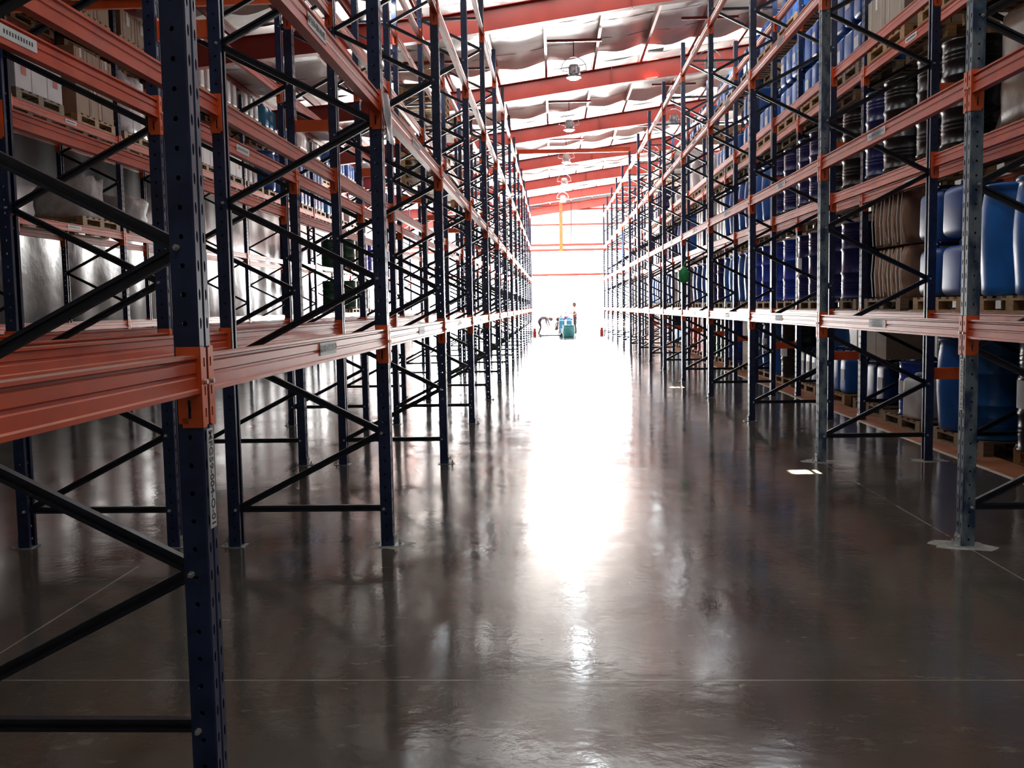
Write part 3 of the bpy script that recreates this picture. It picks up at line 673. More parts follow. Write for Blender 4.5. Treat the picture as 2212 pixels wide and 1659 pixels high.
def steel_drum(key, col, label=False, lidmat=None):
    r, h = 0.30, 1.02; mb = MB(); pr = [(r - 0.012, 0.0), (r + 0.006, 0.004), (r + 0.006, 0.02), (r - 0.004, 0.03)]
    for hz in (h * 0.345, h * 0.655): pr += [(r - 0.004, hz - 0.028), (r + 0.009, hz - 0.008), (r + 0.009, hz + 0.008), (r - 0.004, hz + 0.028)]
    for hz in (h * 0.14, h * 0.18, h * 0.22, h * 0.80, h * 0.84, h * 0.88): pr += [(r - 0.004, hz - 0.014), (r + 0.002, hz), (r - 0.004, hz + 0.014)]
    pr += [(r - 0.004, h - 0.03), (r + 0.006, h - 0.02), (r + 0.006, h), (r - 0.012, h), (r - 0.014, h - 0.018)]
    pr = sorted(pr[:-2], key=lambda p: p[1]) + pr[-2:]
    mb.lathe(pr, 28); e = obj('steel_drum', mb.mesh('steel_drum', 's_' + col))
    m2 = MB(); m2.cyl((0, 0, h - 0.018), (0, 0, h - 0.010), r - 0.02, n=28); m2.cyl((0.19, 0.03, h - 0.01), (0.19, 0.03, h + 0.004), 0.035); m2.cyl((-0.2, -0.02, h - 0.01), (-0.2, -0.02, h + 0.002), 0.02)
    obj('lid', m2.mesh('drum_lid', lidmat or 's_' + col), e)
    if label: add_label(e, r, 0.40, 0.66, 0.9)
    PROTO[key] = [e, False]
def add_label(e, r, z0, z1, a, ang=PI):
    """curved paper label on the aisle side; ang = direction it faces"""
    mb = MB(); n = 8; V = []
    for i in range(n + 1):
        t = ang - a / 2 + a * i / n; V += [((r + 0.012) * math.cos(t), (r + 0.012) * math.sin(t), z0), ((r + 0.012) * math.cos(t), (r + 0.012) * math.sin(t), z1), ((r + 0.005) * math.cos(t), (r + 0.005) * math.sin(t), z1), ((r + 0.005) * math.cos(t), (r + 0.005) * math.sin(t), z0)]
    F = []
    for i in range(n):
        p = 4 * i; q = p + 4
        for j in range(4): F.append((p + j, q + j, q + (j + 1) % 4, p + (j + 1) % 4))
    mb.add(V, F + [(0, 1, 2, 3), (4 * n + 3, 4 * n + 2, 4 * n + 1, 4 * n)]); l = obj('paper_label', mb.mesh('paper_label', 'paper'), e); l['label'] = 'white paper label'
for c_ in ('blue', 'navy', 'black', 'green', 'red', 'steelblue', 'grey'): steel_drum('sd_' + c_, c_)
steel_drum('sd_label_blue', 'blue', True); steel_drum('sd_label_navy', 'navy', True); steel_drum('sd_black_white', 'black', True, 'p_white')
def plastic_drum(key, col, label=False):
    r, h = 0.30, 1.04; mb = MB()
    pr = [(0.26, 0.0), (0.285, 0.02), (0.288, 0.10), (r - 0.005, 0.2), (r + 0.012, 0.42), (r + 0.014, 0.55), (r, 0.78), (0.285, 0.90), (0.275, 0.945), (0.30, 0.96), (0.305, 0.985), (0.285, 1.0), (0.27, 1.0), (0.268, 0.985)]
    mb.lathe(pr, 28); e = obj('plastic_drum', mb.mesh('plastic_drum', 'p_' + col))
    m2 = MB(); m2.cyl((0.16, 0, 0.985), (0.16, 0, 1.01), 0.045); m2.cyl((-0.16, 0, 0.985), (-0.16, 0, 1.01), 0.045)
    obj('bung_caps', m2.mesh('bung_caps', 'p_' + col), e)
    if label: add_label(e, r, 0.42, 0.68, 0.8)
    PROTO[key] = [e, False]
for c_ in ('blue', 'bright', 'light', 'white', 'navy', 'teal'): plastic_drum('hd_' + c_, c_)
plastic_drum('hd_label', 'blue', True)
def jerrycan(key, col, x, y, z, label=False):
    mb = MB(); bm = bmesh.new(); bmesh.ops.create_cube(bm, size=1)
    for v in bm.verts:
        t = v.co.z > 0; v.co = Vector((v.co.x * x * (0.98 if t else 1), v.co.y * y * (0.96 if t else 1), (v.co.z + 0.5) * z * 0.9))
    bmesh.ops.bevel(bm, geom=list(bm.edges), offset=min(x, y) * 0.17, segments=4, affect='EDGES', profile=0.5); bm_to_mb(bm, mb)
    w = x * 0.30; zt = z * 0.9; hh = z * 0.085     # moulded carrying handle
    mb.tube([(-w, 0, zt - 0.03), (-w, 0, zt + hh * 0.75), (-w + 0.03, 0, zt + hh), (w - 0.10, 0, zt + hh), (w - 0.07, 0, zt + hh * 0.75), (w - 0.07, 0, zt - 0.03)], 0.022 * (z / 0.6), n=8)
    e = obj('jerrycan', mb.mesh('jerrycan', 'p_' + col))
    m2 = MB(); m2.cyl((w + 0.05, 0, zt - 0.01), (w + 0.05, 0, zt + hh * 0.8), 0.038 * (z / 0.6), n=12); obj('cap', m2.mesh('jerrycan_cap', 'p_' + ('white' if col == 'white' else 'navy')), e)
    if label:
        m3 = MB(); m3.box(-x / 2 - 0.003, -x / 2 - 0.0005, -y * 0.26, y * 0.26, z * 0.36, z * 0.62); obj('paper_label', m3.mesh('paper_label', 'paper'), e)['label'] = 'white paper label'
    PROTO[key] = [e, False]
for c_ in ('blue', 'bright', 'light', 'white', 'navy'):
    jerrycan('jc_' + c_, c_, 0.46, 0.36, 0.60); jerrycan('jcl_' + c_, c_, 0.46, 0.36, 0.60, True)
jerrycan('bigjc_blue', 'blue', 0.52, 0.56, 0.58)
jerrycan('jcs_white', 'white', 0.30, 0.32, 0.52)
def carton(key, mat, x, y, z, strap=None, label=None):
    bm = rounded_box(x, y, z, 0.006, 1); mb = MB(); bm_to_mb(bm, mb, smooth=False); e = obj('carton', mb.mesh('carton', mat))
    m = MB(); m.box(-x * 0.47, x * 0.47, -0.03, 0.03, z - 0.002, z + 0.001); m.box(-x / 2 - 0.001, -x / 2 + 0.002, -0.03, 0.03, z * 0.72, z)
    obj('sealing_tape', m.mesh('sealing_tape', mat if not strap else 'tape'), e)
    if strap:
        m = MB()
        for yy in (-y * 0.3, y * 0.3): m.box(-x / 2 - 0.003, -x / 2 - 0.0008, yy - 0.006, yy + 0.006, 0.01, z)
        obj('white_straps', m.mesh('white_straps', 'tape'), e)
    if label:
        m = MB(); m.box(-x / 2 - 0.003, -x / 2 - 0.0008, -0.075, 0.045, z * 0.5, z * 0.86); obj('printed_label', m.mesh('printed_label', label), e)
    PROTO[key] = [e, False]
carton('ct_carton', 'carton', 0.50, 0.41, 0.50); carton('ct_strap', 'carton', 0.50, 0.41, 0.50, True); carton('ct_cream', 'cream', 0.50, 0.41, 0.50)
carton('ct_grey', 'greybox', 0.52, 0.62, 0.60, True); carton('ct_white', 'whitebox', 0.50, 0.41, 0.40); carton('ct_whitered', 'whitebox', 0.50, 0.41, 0.40, None, 'redlabel')
carton('ct_label', 'carton', 0.50, 0.55, 0.46, True, 'paper')
def soft(key, name, mat, x, y, z, lump, strap=None):
    bm = bmesh.new(); bmesh.ops.create_cube(bm, size=2); bmesh.ops.subdivide_edges(bm, edges=list(bm.edges), cuts=5, use_grid_fill=True)
    rnd = random.Random(key); ph = [rnd.random() * 6 for _ in range(4)]
    for v in bm.verts:
        c = v.co; q = Vector((math.copysign(abs(c.x) ** 0.8, c.x), math.copysign(abs(c.y) ** 0.8, c.y), c.z))
        e_ = 1 - 0.16 * max(abs(c.x * c.y), abs(c.x * c.z), abs(c.y * c.z)) ** 2
        n_ = lump * (math.sin(c.x * 4 + ph[0] + c.z * 3) + math.sin(c.y * 5 + ph[1] + c.z * 2) + 0.7 * math.sin(c.z * 7 + ph[2] + c.x * 2))
        k_ = e_ * (1 + n_); up = (c.z + 1) / 2
        v.co = Vector((q.x * x / 2 * (k_ if up > 0.02 else 0.92), q.y * y / 2 * (k_ if up > 0.02 else 0.92), up * z * (1 + n_ * 1.2 * up)))
    for f in bm.faces: f.smooth = True
    mb = MB(); bm_to_mb(bm, mb); e = obj(name, mb.mesh(name, mat))
    if strap:
        m = MB()
        for yy in (-y * 0.22, y * 0.22): m.tube([(-x / 2 - 0.012, yy, 0.02), (-x / 2 * 1.03 - 0.014, yy + 0.01, z * 0.5), (-x / 2 - 0.012, yy, z * 0.97)], 0.007, n=6)
        obj('white_straps', m.mesh('white_straps', 'tape'), e)
    PROTO[key] = [e, False]
soft('sk_white', 'woven_sack', 'sack', 1.0, 0.9, 0.52, 0.035); soft('sk_white2', 'woven_sack', 'sack', 0.9, 0.75, 0.62, 0.05); soft('sk_small', 'woven_sack', 'sack', 0.55, 0.5, 0.42, 0.06)
soft('sk_brown', 'paper_sack', 'sackbrown', 0.92, 0.27, 0.60, 0.012, True); soft('wrap_dark', 'wrapped_load', 'wrapdark', 1.0, 1.16, 1.06, 0.012); soft('wrap_brown', 'wrapped_load', 'wrapbrown', 1.0, 1.16, 1.02, 0.010)
soft('wrap_white', 'wrapped_load', 'film', 1.0, 1.1, 1.0, 0.02, True); soft('tarp', 'tarpaulin_bundle', 'sack', 1.0, 1.2, 0.75, 0.07)

LOOK = {'sd': 'steel drum', 'hd': 'plastic drum', 'jc': 'jerrycan', 'jcl': 'labelled jerrycan', 'jcs': 'small jerrycan', 'bigjc': 'big jerrycan', 'ct': 'carton'}
RACKS = {'R2': (XR2, 1, 'orange-stripe rack'), 'L3': (XL3, -1, 'silver-wall rack')}
LVN = ['floor level', 'first level', 'second level', 'third level', 'fourth level']
CNAME = {'sd_black_white': 'white-topped black steel drum', 'sd_label_blue': 'labelled blue steel drum', 'sd_label_navy': 'labelled navy steel drum', 'hd_label': 'labelled blue plastic drum', 'hd_bright': 'bright blue plastic drum', 'hd_light': 'pale blue plastic drum',
         'ct_carton': 'brown carton', 'ct_strap': 'strapped brown carton', 'ct_cream': 'cream carton', 'ct_grey': 'strapped grey-brown carton', 'ct_white': 'white carton', 'ct_whitered': 'red-labelled white carton', 'ct_label': 'white-labelled brown carton',
         'sd_steelblue': 'teal-blue steel drum', 'bigjc_blue': 'big blue jerrycan', 'jcs_white': 'small white jerrycan'}
CAT = {'sd': 'drum', 'hd': 'drum', 'jc': 'jerrycan', 'jcl': 'jerrycan', 'jcs': 'jerrycan', 'bigjc': 'jerrycan', 'ct': 'box', 'sk': 'sack', 'wrap': 'wrapped load', 'tarp': 'tarpaulin'}
def cname(key):
    if key in CNAME: return CNAME[key]
    a, _, b = key.partition('_')
    return '%s %s' % ({'bright': 'bright blue', 'light': 'pale blue'}.get(b, b), LOOK.get(a, a))
def load(rack, k, lev, slot, kind, wood=None):
    """rack R2/L3, bay k, level 0-4, slot 0 near / 1 far"""
    X, sgn, rn = RACKS[rack]; row = rack; z = (LEV[lev - 1] - BT + 0.001) if lev else 0.0
    xc = X + sgn * (0.53 if lev else 0.92)
    if lev == 0 and rack == 'R2': xc = X + 0.90
    y0 = YK(k, row) + PW; y1 = YK(k + 1, row)
    yc = (y0 + 0.10 + 0.66) if slot == 0 else (y1 - 0.10 - 0.66)
    fb = {'R2': 1, 'L3': 2}[rack]; bay = ORD[k - fb]; near = 'near' if slot == 0 else 'far'
    base = '%s, %s, %s bay, %s pallet' % (rn, LVN[lev], bay, near)
    wk = wood or ('wood' if (k * 7 + lev * 3 + slot) % 3 else 'woodold')
    put(('pal_' if k <= 5 else 'pal_far_') + wk, (xc, yc, z), 0, '%s wooden pallet at %s, %s bay, %s slot, %s' % ('loaded' if kind else 'empty', LVN[lev], bay, near, rn), 'pallet', 'wooden pallets in the %s' % rn)
    z += 0.151; flip = 0 if sgn > 0 else PI
    if not kind: return
    rnd = random.Random('%s%d%d%d' % (rack, k, lev, slot))
    def P(key, dx, dy, dz, pos, rz=0.0):
        o = put(key, (xc + sgn * dx, yc + dy, z + dz), flip + rz, '%s, %s, %s' % (cname(key), base, pos), CAT[key.split('_')[0]], '%s goods' % rn); return o
    t, _, c = kind.partition(':'); deep = k <= 5
    if t == 'drum':
        cs = c.split(',')
        for i in range(2):
            P(cs[i % len(cs)], -0.32, -0.325 + 0.65 * i, 0, 'front %s' % ORD[i], rnd.uniform(-0.25, 0.25))
        if deep or rack == 'L3':
            for i in range(2): P(cs[-1], 0.325, -0.325 + 0.65 * i, 0, 'back %s' % ORD[i], rnd.uniform(-3, 3))
    elif t == 'can':
        key, n = c.split(','); n = int(n)
        for l in range(n):
            for i in range(3):
                kk = key.replace('jc_', 'jcl_') if (i + l + k) % 2 and key.startswith('jc_') and k < 8 else key
                P(kk, -0.26, -0.40 + 0.40 * i, 0.622 * l, '%sfront %s' % (('lower ' if l == 0 else 'upper ') if n > 1 else '', ORD[i]), rnd.uniform(-0.05, 0.05))
                if deep: P(key, 0.26, -0.40 + 0.40 * i, 0.622 * l, '%sback %s' % (('lower ' if l == 0 else 'upper ') if n > 1 else '', ORD[i]), rnd.uniform(-0.05, 0.05))
    elif t == 'bigcan':
        for l in range(2):
            for i in range(2):
                P('bigjc_blue', -0.25, -0.31 + 0.62 * i, 0.602 * l, '%s front %s' % ('lower' if l == 0 else 'upper', ORD[i]), rnd.uniform(-0.08, 0.08))
                P('bigjc_blue', 0.31, -0.31 + 0.62 * i, 0.602 * l, '%s back %s' % ('lower' if l == 0 else 'upper', ORD[i]), rnd.uniform(-0.08, 0.08))
    elif t == 'box':
        key, n = c.split(','); n = int(n); h = {'ct_white': 0.403, 'ct_whitered': 0.403, 'ct_grey': 0.603, 'ct_label': 0.463}.get(key, 0.503); w = 0.63 if key == 'ct_grey' else 0.56 if key == 'ct_label' else 0.42
        m = 2 if w > 0.5 else 3
        for l in range(n):
            for i in range(m):
                kk = 'ct_whitered' if key == 'ct_white' and (i + l) % 2 == 0 else ('ct_strap' if key == 'ct_carton' and (i + l) % 2 else key)
                P(kk, -0.27, (i - (m - 1) / 2) * w, h * l, '%s front %s' % (ORD[l] + ' layer', ORD[i]), 0)
                if deep: P(key, 0.26, (i - (m - 1) / 2) * w, h * l, '%s back %s' % (ORD[l] + ' layer', ORD[i]), 0)
    elif t == 'one':
        o = P(c, 0, 0, 0, 'whole load'); nm = {'wrap_dark': 'dark film-wrapped load', 'wrap_brown': 'brown film-wrapped load', 'wrap_white': 'white strapped film-wrapped load', 'tarp': 'pale tarpaulin bundle', 'sk_white': 'white bulk sack', 'sk_white2': 'slumped white bulk sack'}[c]
        o['label'] = '%s, %s' % (nm, base)
        if lev == 4: o.scale = (1, 1, 0.5 if 'wrap' in c else 0.7)
    elif t == 'sacks':
        for l in range(2):
            for i in range(4):
                o = P('sk_brown', 0, -0.435 + 0.29 * i, 0.635 * l, ''); o['label'] = 'brown strapped sack, %s, %s %s' % (base, 'lower' if l == 0 else 'upper', ORD[i])
def kk(a): return a
B2 = 'drum:'
R2 = {
 (1, 0): ('drum:hd_blue', 'drum:hd_blue,sd_black_white'), (1, 1): ('drum:hd_bright', 'drum:hd_bright'), (1, 2): ('one:wrap_brown', 'one:wrap_brown'), (1, 3): ('box:ct_grey,1', 'box:ct_grey,1'),
 (2, 1): ('bigcan:', 'sacks:'), (2, 2): ('drum:sd_black', 'drum:sd_black,sd_navy'), (2, 3): ('box:ct_grey,1', 'box:ct_grey,1'),
 (3, 0): ('can:jc_navy,1', 'can:jc_blue,1'), (3, 1): ('drum:sd_navy', 'drum:sd_navy,sd_label_navy'), (3, 2): ('drum:sd_black', 'drum:sd_navy'), (3, 3): ('can:jc_blue,2', 'can:jc_blue,2'),
 (4, 0): ('can:jcl_navy,1', 'drum:sd_black_white,hd_blue'), (4, 1): ('drum:sd_blue,sd_label_blue', 'drum:sd_blue'), (4, 2): ('drum:sd_navy', 'drum:hd_blue'), (4, 3): ('can:jc_blue,2', 'can:jc_blue,1'), (4, 4): ('can:jc_blue,1', 'can:jc_blue,1'),
 (5, 0): ('drum:hd_label', 'box:ct_cream,2'), (5, 1): ('drum:hd_blue', 'drum:hd_bright'), (5, 2): ('drum:hd_blue', 'drum:hd_blue'), (5, 3): ('can:jc_blue,2', 'can:jc_blue,1'), (5, 4): ('can:jc_bright,1', 'can:jc_blue,1'),
 (6, 0): ('drum:sd_label_blue', 'drum:sd_green'), (6, 1): ('drum:sd_navy', 'drum:hd_blue'), (6, 2): ('can:jc_white,2', 'can:jc_white,2'), (6, 3): ('can:jc_blue,1', 'one:sk_white2'), (6, 4): ('can:jc_blue,1', None),
 (7, 0): ('drum:sd_green', 'drum:sd_red'), (7, 1): ('drum:hd_blue', 'drum:sd_grey'), (7, 2): ('can:jc_white,2', 'drum:hd_blue'), (7, 3): ('one:sk_white2', 'one:wrap_white'), (7, 4): ('can:jc_blue,1', 'can:jc_blue,1'),
 (8, 0): ('drum:sd_red', 'can:jc_light,1'), (8, 1): ('drum:sd_green', 'drum:hd_white'), (8, 2): ('drum:hd_blue', 'drum:sd_navy'), (8, 3): ('one:wrap_white', 'one:sk_white'),
 (9, 0): ('can:jc_light,1', 'can:jc_blue,1'), (9, 1): ('drum:hd_blue', 'drum:hd_blue'), (9, 2): ('drum:sd_navy', 'drum:sd_navy'), (9, 3): ('one:sk_white', 'drum:sd_navy'), (9, 4): ('one:tarp', None),
 (10, 0): ('drum:sd_navy', None), (10, 1): ('drum:hd_blue', 'drum:hd_bright'), (10, 2): ('drum:sd_navy', 'can:jc_blue,1'), (10, 3): ('drum:sd_navy', 'one:sk_white'), (10, 4): ('one:tarp', 'one:tarp'),
 (11, 1): ('drum:hd_blue', None), (11, 2): ('drum:sd_navy', None), (11, 4): ('one:tarp', 'one:tarp'),
}
for (k, lev), (a, b) in R2.items():
    for slot, kd in ((0, a), (1, b)):
        if kd is not None: load('R2', k, lev, slot, kd, 'wood' if k <= 2 and lev >= 2 else None)
L3 = {
 (2, 3): (None, 'box:ct_carton,2'),
 (3, 2): (None, 'one:sk_white2'), (3, 3): ('box:ct_white,2', 'box:ct_carton,2'), (3, 4): ('box:ct_carton,1', 'box:ct_carton,1'),
 (4, 2): ('one:sk_white', None), (4, 3): ('one:wrap_white', 'box:ct_cream,1'), (4, 4): ('box:ct_label,1', 'can:jc_white,1'),
 (5, 3): ('box:ct_white,2', 'box:ct_white,2'), (5, 4): ('can:jc_white,1', 'can:jc_white,1'),
 (6, 3): ('can:jcs_white,1', 'drum:hd_blue'), (6, 4): ('can:jc_white,1', 'can:jc_light,1'),
 (7, 3): ('can:jc_light,2', 'can:jc_blue,2'), (7, 4): ('can:jc_light,1', 'one:wrap_white'),
 (8, 3): ('can:jc_blue,2', 'can:jc_light,1'), (8, 4): ('one:wrap_white', 'can:jc_blue,1'),
 (9, 2): (None, 'drum:sd_green'), (9, 1): (None, 'drum:sd_green'), (9, 3): ('can:jcs_white,1', 'can:jc_white,1'), (9, 4): ('can:jc_blue,1', 'can:jc_blue,1'),
 (10, 1): ('drum:sd_navy', 'box:ct_white,2'), (10, 2): ('drum:sd_blue', 'drum:sd_blue'), (10, 4): ('can:jc_blue,1', None), (11, 1): ('box:ct_white,2', 'box:ct_white,2'), (11, 2): ('box:ct_white,2', None),
}
for (k, lev), (a, b) in L3.items():
    for slot, kd in ((0, a), (1, b)):
        if kd is not None: load('L3', k, lev, slot, kd)
# second floor bay behind the signed post: mixed goods standing on two pallets
def mixed():
    rn = 'orange-stripe rack'; y0 = YK(2, 'R') + PW; xc = XR2 + 0.62
    ya = y0 + 0.74; yb = YK(3, 'R') - 0.80
    for y, nm in ((ya, 'near'), (yb, 'far')):
        put('pal_woodold', (xc + 0.14, y, 0), 0, 'loaded wooden pallet at floor level, second bay, %s slot, %s' % (nm, rn), 'pallet', 'wooden pallets in the %s' % rn)
    z = 0.151
    put('sd_steelblue', (XR2 + 0.46, ya - 0.33, z), 0.1, 'teal-blue steel drum on the near floor pallet, second bay, %s' % rn, 'drum', '%s goods' % rn)
    put('hd_blue', (XR2 + 0.47, ya + 0.31, z), 0.4, 'tall blue plastic drum beside the teal-blue steel drum, second bay, %s' % rn, 'drum', '%s goods' % rn)
    put('hd_navy', (XR2 + 1.13, ya - 0.33, z), 0.4, 'navy plastic drum behind the teal-blue steel drum, second bay, %s' % rn, 'drum', '%s goods' % rn)
    put('hd_navy', (XR2 + 1.13, ya + 0.33, z), 0.4, 'navy plastic drum behind the tall blue drum, second bay, %s' % rn, 'drum', '%s goods' % rn)
    o = put('jcs_white', (XR2 + 0.36, yb - 0.36, z), 0.25, 'small white jerrycan at the front of the far floor pallet, second bay', 'jerrycan', '%s goods' % rn); o.scale = (1.05, 1.15, 1.05)
    o = put('sd_label_blue', (XR2 + 0.52, yb + 0.14, z), 0.3, 'short labelled blue drum beside the small white jerrycan', 'drum', '%s goods' % rn); o.scale = (0.8, 0.8, 0.64)
    put('sd_navy', (XR2 + 1.12, yb - 0.31, z), 0.3, 'navy steel drum behind the small white jerrycan', 'drum', '%s goods' % rn)
    put('sd_navy', (XR2 + 1.12, yb + 0.31, z), 0.3, 'navy steel drum behind the short labelled blue drum', 'drum', '%s goods' % rn)
mixed()
# cartons on the navy jerrycans and a sack slumped on the white-topped black drum
yk = YK(3, 'R') + PW + 0.76
for i in range(3):
    put('ct_cream', (XR2 + 0.66, yk - 0.42 + 0.42 * i, 0.151 + 0.622), 0, 'cream carton standing on the navy jerrycans, third bay, %s along' % ORD[i], 'box', 'orange-stripe rack goods')
o = put('sk_small', (XR2 + 0.6, YK(5, 'R') - 0.76 - 0.315, 0.151 + 1.03), 0.2, 'crumpled white sack on top of the white-topped black drum', 'sack', 'orange-stripe rack goods'); o.scale = (0.8, 0.8, 0.22)
# stacks of empty pallets in the rack behind the MFG59-004 rack
for (k, lev, n) in ((6, 3, 5), (6, 4, 5), (7, 3, 6), (7, 4, 4), (8, 3, 5)):
    for i in range(n):
        put('pal_far_wood', (XL2 - 0.54, YK(k, 'L') + 1.0, LEV[lev - 1] - BT + 0.001 + 0.151 * i), 0, 'empty pallet, %s in its stack, %s level, %s bay, rack behind the MFG59-004 rack' % (ORD[i], lv_w[lev - 1], ORD[k]), 'pallet', 'stacks of empty pallets')
for key, (p, used) in list(PROTO.items()):
    if not used:
        for ch in list(p.children): bpy.data.objects.remove(ch)
        bpy.data.objects.remove(p)
# ------------------------------------------------------------------ people and things by the gate
def figure(name, J, E_, Rd, mat, root):
    """one continuous skinned surface from joints J, bones E_, radii Rd"""
    me = bpy.data.meshes.new(name); keys = list(J); ix = {k: i for i, k in enumerate(keys)}
    me.from_pydata([J[k] for k in keys], [(ix[a], ix[b]) for a, b in E_], [])
    o = bpy.data.objects.new('tmp', me); COL.objects.link(o)
    md = o.modifiers.new('skin', 'SKIN'); md.use_smooth_shade = True
    for k in keys:
        sv = me.skin_vertices[0].data[ix[k]]; r = Rd[k]; sv.radius = (r, r) if not isinstance(r, tuple) else r; sv.use_root = (k == root)
    sb = o.modifiers.new('sub', 'SUBSURF'); sb.levels = 2; sb.render_levels = 2
    m2 = evaluated(o, name); m2.materials.clear(); m2.materials.append(MT[mat]); return m2
RB = {'pel': 0.15, 'bel': 0.135, 'che': 0.155, 'neck': 0.058, 'sh': 0.07, 'el': 0.046, 'wr': 0.032, 'hip': 0.092, 'kn': 0.062, 'an': 0.042, 'toe': 0.036, 'hand': 0.03}
def person(loc, rz, pose, label, shirt):
    """pose: joint positions in metres, person facing +x"""
    e = bpy.data.objects.new('person', None); COL.objects.link(e); e.location = loc; e.rotation_euler = (0, 0, rz); tag(e, label, 'person', 'people working by the bright gate')
    J = {k: Vector(v) for k, v in pose.items()}
    up = {k: J[k] for k in ('pel', 'bel', 'che', 'neck', 'shL', 'shR', 'elL', 'elR', 'wrL', 'wrR')}
    Eu = [('pel', 'bel'), ('bel', 'che'), ('che', 'neck'), ('che', 'shL'), ('che', 'shR'), ('shL', 'elL'), ('shR', 'elR'), ('elL', 'wrL'), ('elR', 'wrR')]
    J.pop('look', None); body = dict(J); hd = J.pop('head'); body.pop('head')
    Eb = Eu + [('pel', 'hipL'), ('pel', 'hipR'), ('hipL', 'knL'), ('hipR', 'knR'), ('knL', 'anL'), ('knR', 'anR'), ('anL', 'toeL'), ('anR', 'toeR')]
    rad = {}
    for k in body:
        b = k[:-1] if k[-1] in 'LR' else k; rad[k] = RB[b]
    for s_ in 'LR':      # hands: palm and five bent fingers, rooted in the palm
        w = body['wr' + s_]; d = (w - body['el' + s_]).normalized(); sd = d.cross(Vector((0.3, 0.2, 1))).normalized(); nn = d.cross(sd)
        body['palm' + s_] = w + d * 0.075; rad['palm' + s_] = (0.040, 0.020); Eb.append(('wr' + s_, 'palm' + s_))
    me = figure('body', body, Eb, rad, shirt, 'pel')
    me.materials.clear()
    for m in (shirt, 'trousers', 'skin'): me.materials.append(MT[m])
    bp = [(Vector(body[k]), (1 if k[:3] in ('hip', 'knL', 'knR', 'anL', 'anR', 'toe') or k[:2] in ('kn', 'an') else 2 if k.startswith('palm') or k == 'neck' or k.startswith('wr') else 0)) for k in body]
    for p in me.polygons:
        c = p.center; k = min(bp, key=lambda q: (q[0] - c).length_squared); p.material_index = k[1]
        kk_ = (Vector(body['knL']) + Vector(body['hipL'])) / 2
        for h, n_ in (('hipL', 'knL'), ('hipR', 'knR'), ('knL', 'anL'), ('knR', 'anR')):
            a_, b_ = Vector(body[h]), Vector(body[n_]); t = max(0, min(1, (c - a_).dot(b_ - a_) / (b_ - a_).length_squared))
            if t > 0.08 and (c - a_ - (b_ - a_) * t).length < 0.12 and p.material_index == 0 and (Vector(body['che']) - c).length > 0.25: p.material_index = 1
    obj('body', me, e)
    for s_ in 'LR':
        w = body['wr' + s_]; d = (w - body['el' + s_]).normalized(); sd = d.cross(Vector((0.3, 0.2, 1))).normalized(); nn = d.cross(sd); pl = w + d * 0.075
        mb = MB()
        for i, ln in enumerate((0.070, 0.078, 0.074, 0.060)):
            b0 = pl + sd * (-0.027 + 0.018 * i) + d * 0.012; b1 = b0 + d * ln * 0.45 + nn * 0.008; b2 = b1 + d * ln * 0.35 + nn * 0.022; b3 = b2 + d * ln * 0.2 + nn * 0.02
            for q0, q1, r0, r1 in ((b0, b1, 0.009, 0.0085), (b1, b2, 0.0085, 0.008), (b2, b3, 0.008, 0.006)): mb.cyl(q0, q1, r0, r1, 8)
        t0 = w + d * 0.03 - sd * 0.025; t1 = t0 + d * 0.03 - sd * 0.022 + nn * 0.01; t2 = t1 + d * 0.03 - sd * 0.004 + nn * 0.012
        mb.cyl(t0, t1, 0.012, 0.010, 8); mb.cyl(t1, t2, 0.010, 0.008, 8)
        obj('fingers', mb.mesh('fingers', 'skin'), e)
    # head with nose, ears, brow and hair; axis from neck to head
    ax = (hd - body['neck']).normalized(); fw = Vector(pose.get('look', (1, 0, 0))); fw = (fw - ax * fw.dot(ax)).normalized(); sd = ax.cross(fw)
    Mx = Matrix((fw, sd, ax)).transposed().to_4x4(); Mx.translation = hd
    bm = bmesh.new(); bmesh.ops.create_uvsphere(bm, u_segments=20, v_segments=14, radius=1)
    for v in bm.verts:
        x, y, z = v.co; w = 1.0 if z > 0 else 1 + 0.28 * z; v.co = Vector((x * 0.098 * (1 if z > -0.3 else 0.96), y * 0.076 * w, z * 0.122 * (1 if z > 0 else 1.05)))
    mb = MB(); bm_to_mb(bm, mb, 0, True, Mx)
    P_ = lambda x, y, z: Mx @ Vector((x, y, z))
    mb.cyl(P_(0.090, 0, 0.015), P_(0.112, 0, -0.028), 0.009, 0.016, 8); mb.cyl(P_(0.07, 0, -0.066), P_(0.094, 0, -0.064), 0.026, 0.016, 8)
    for q in (-1, 1): mb.cyl(P_(-0.005, 0.070 * q, 0.0), P_(-0.012, 0.090 * q, 0.004), 0.026, 0.030, 8); mb.cyl(P_(0.082, 0.031 * q, 0.010), P_(0.091, 0.031 * q, 0.010), 0.013, 0.009, 8, mi=1)
    mb.cyl(body['neck'], P_(-0.01, 0, -0.07), 0.056, 0.05, 12)
    obj('head', mb.mesh('head', ['skin', 'hair']), e)
    bm = bmesh.new(); bmesh.ops.create_uvsphere(bm, u_segments=20, v_segments=14, radius=1)
    for v in list(bm.verts):
        x, y, z = v.co
        if z < -0.25 or (x > 0.35 and z < 0.42): bm.verts.remove(v)
        else: v.co = Vector((x * 0.106 - 0.004, y * 0.084, z * 0.130 + 0.002))
    mb = MB(); bm_to_mb(bm, mb, 0, True, Mx); obj('hair', solidified(mb.mesh('hair', 'hair'), 0.008, 'hair'), e)
    return e
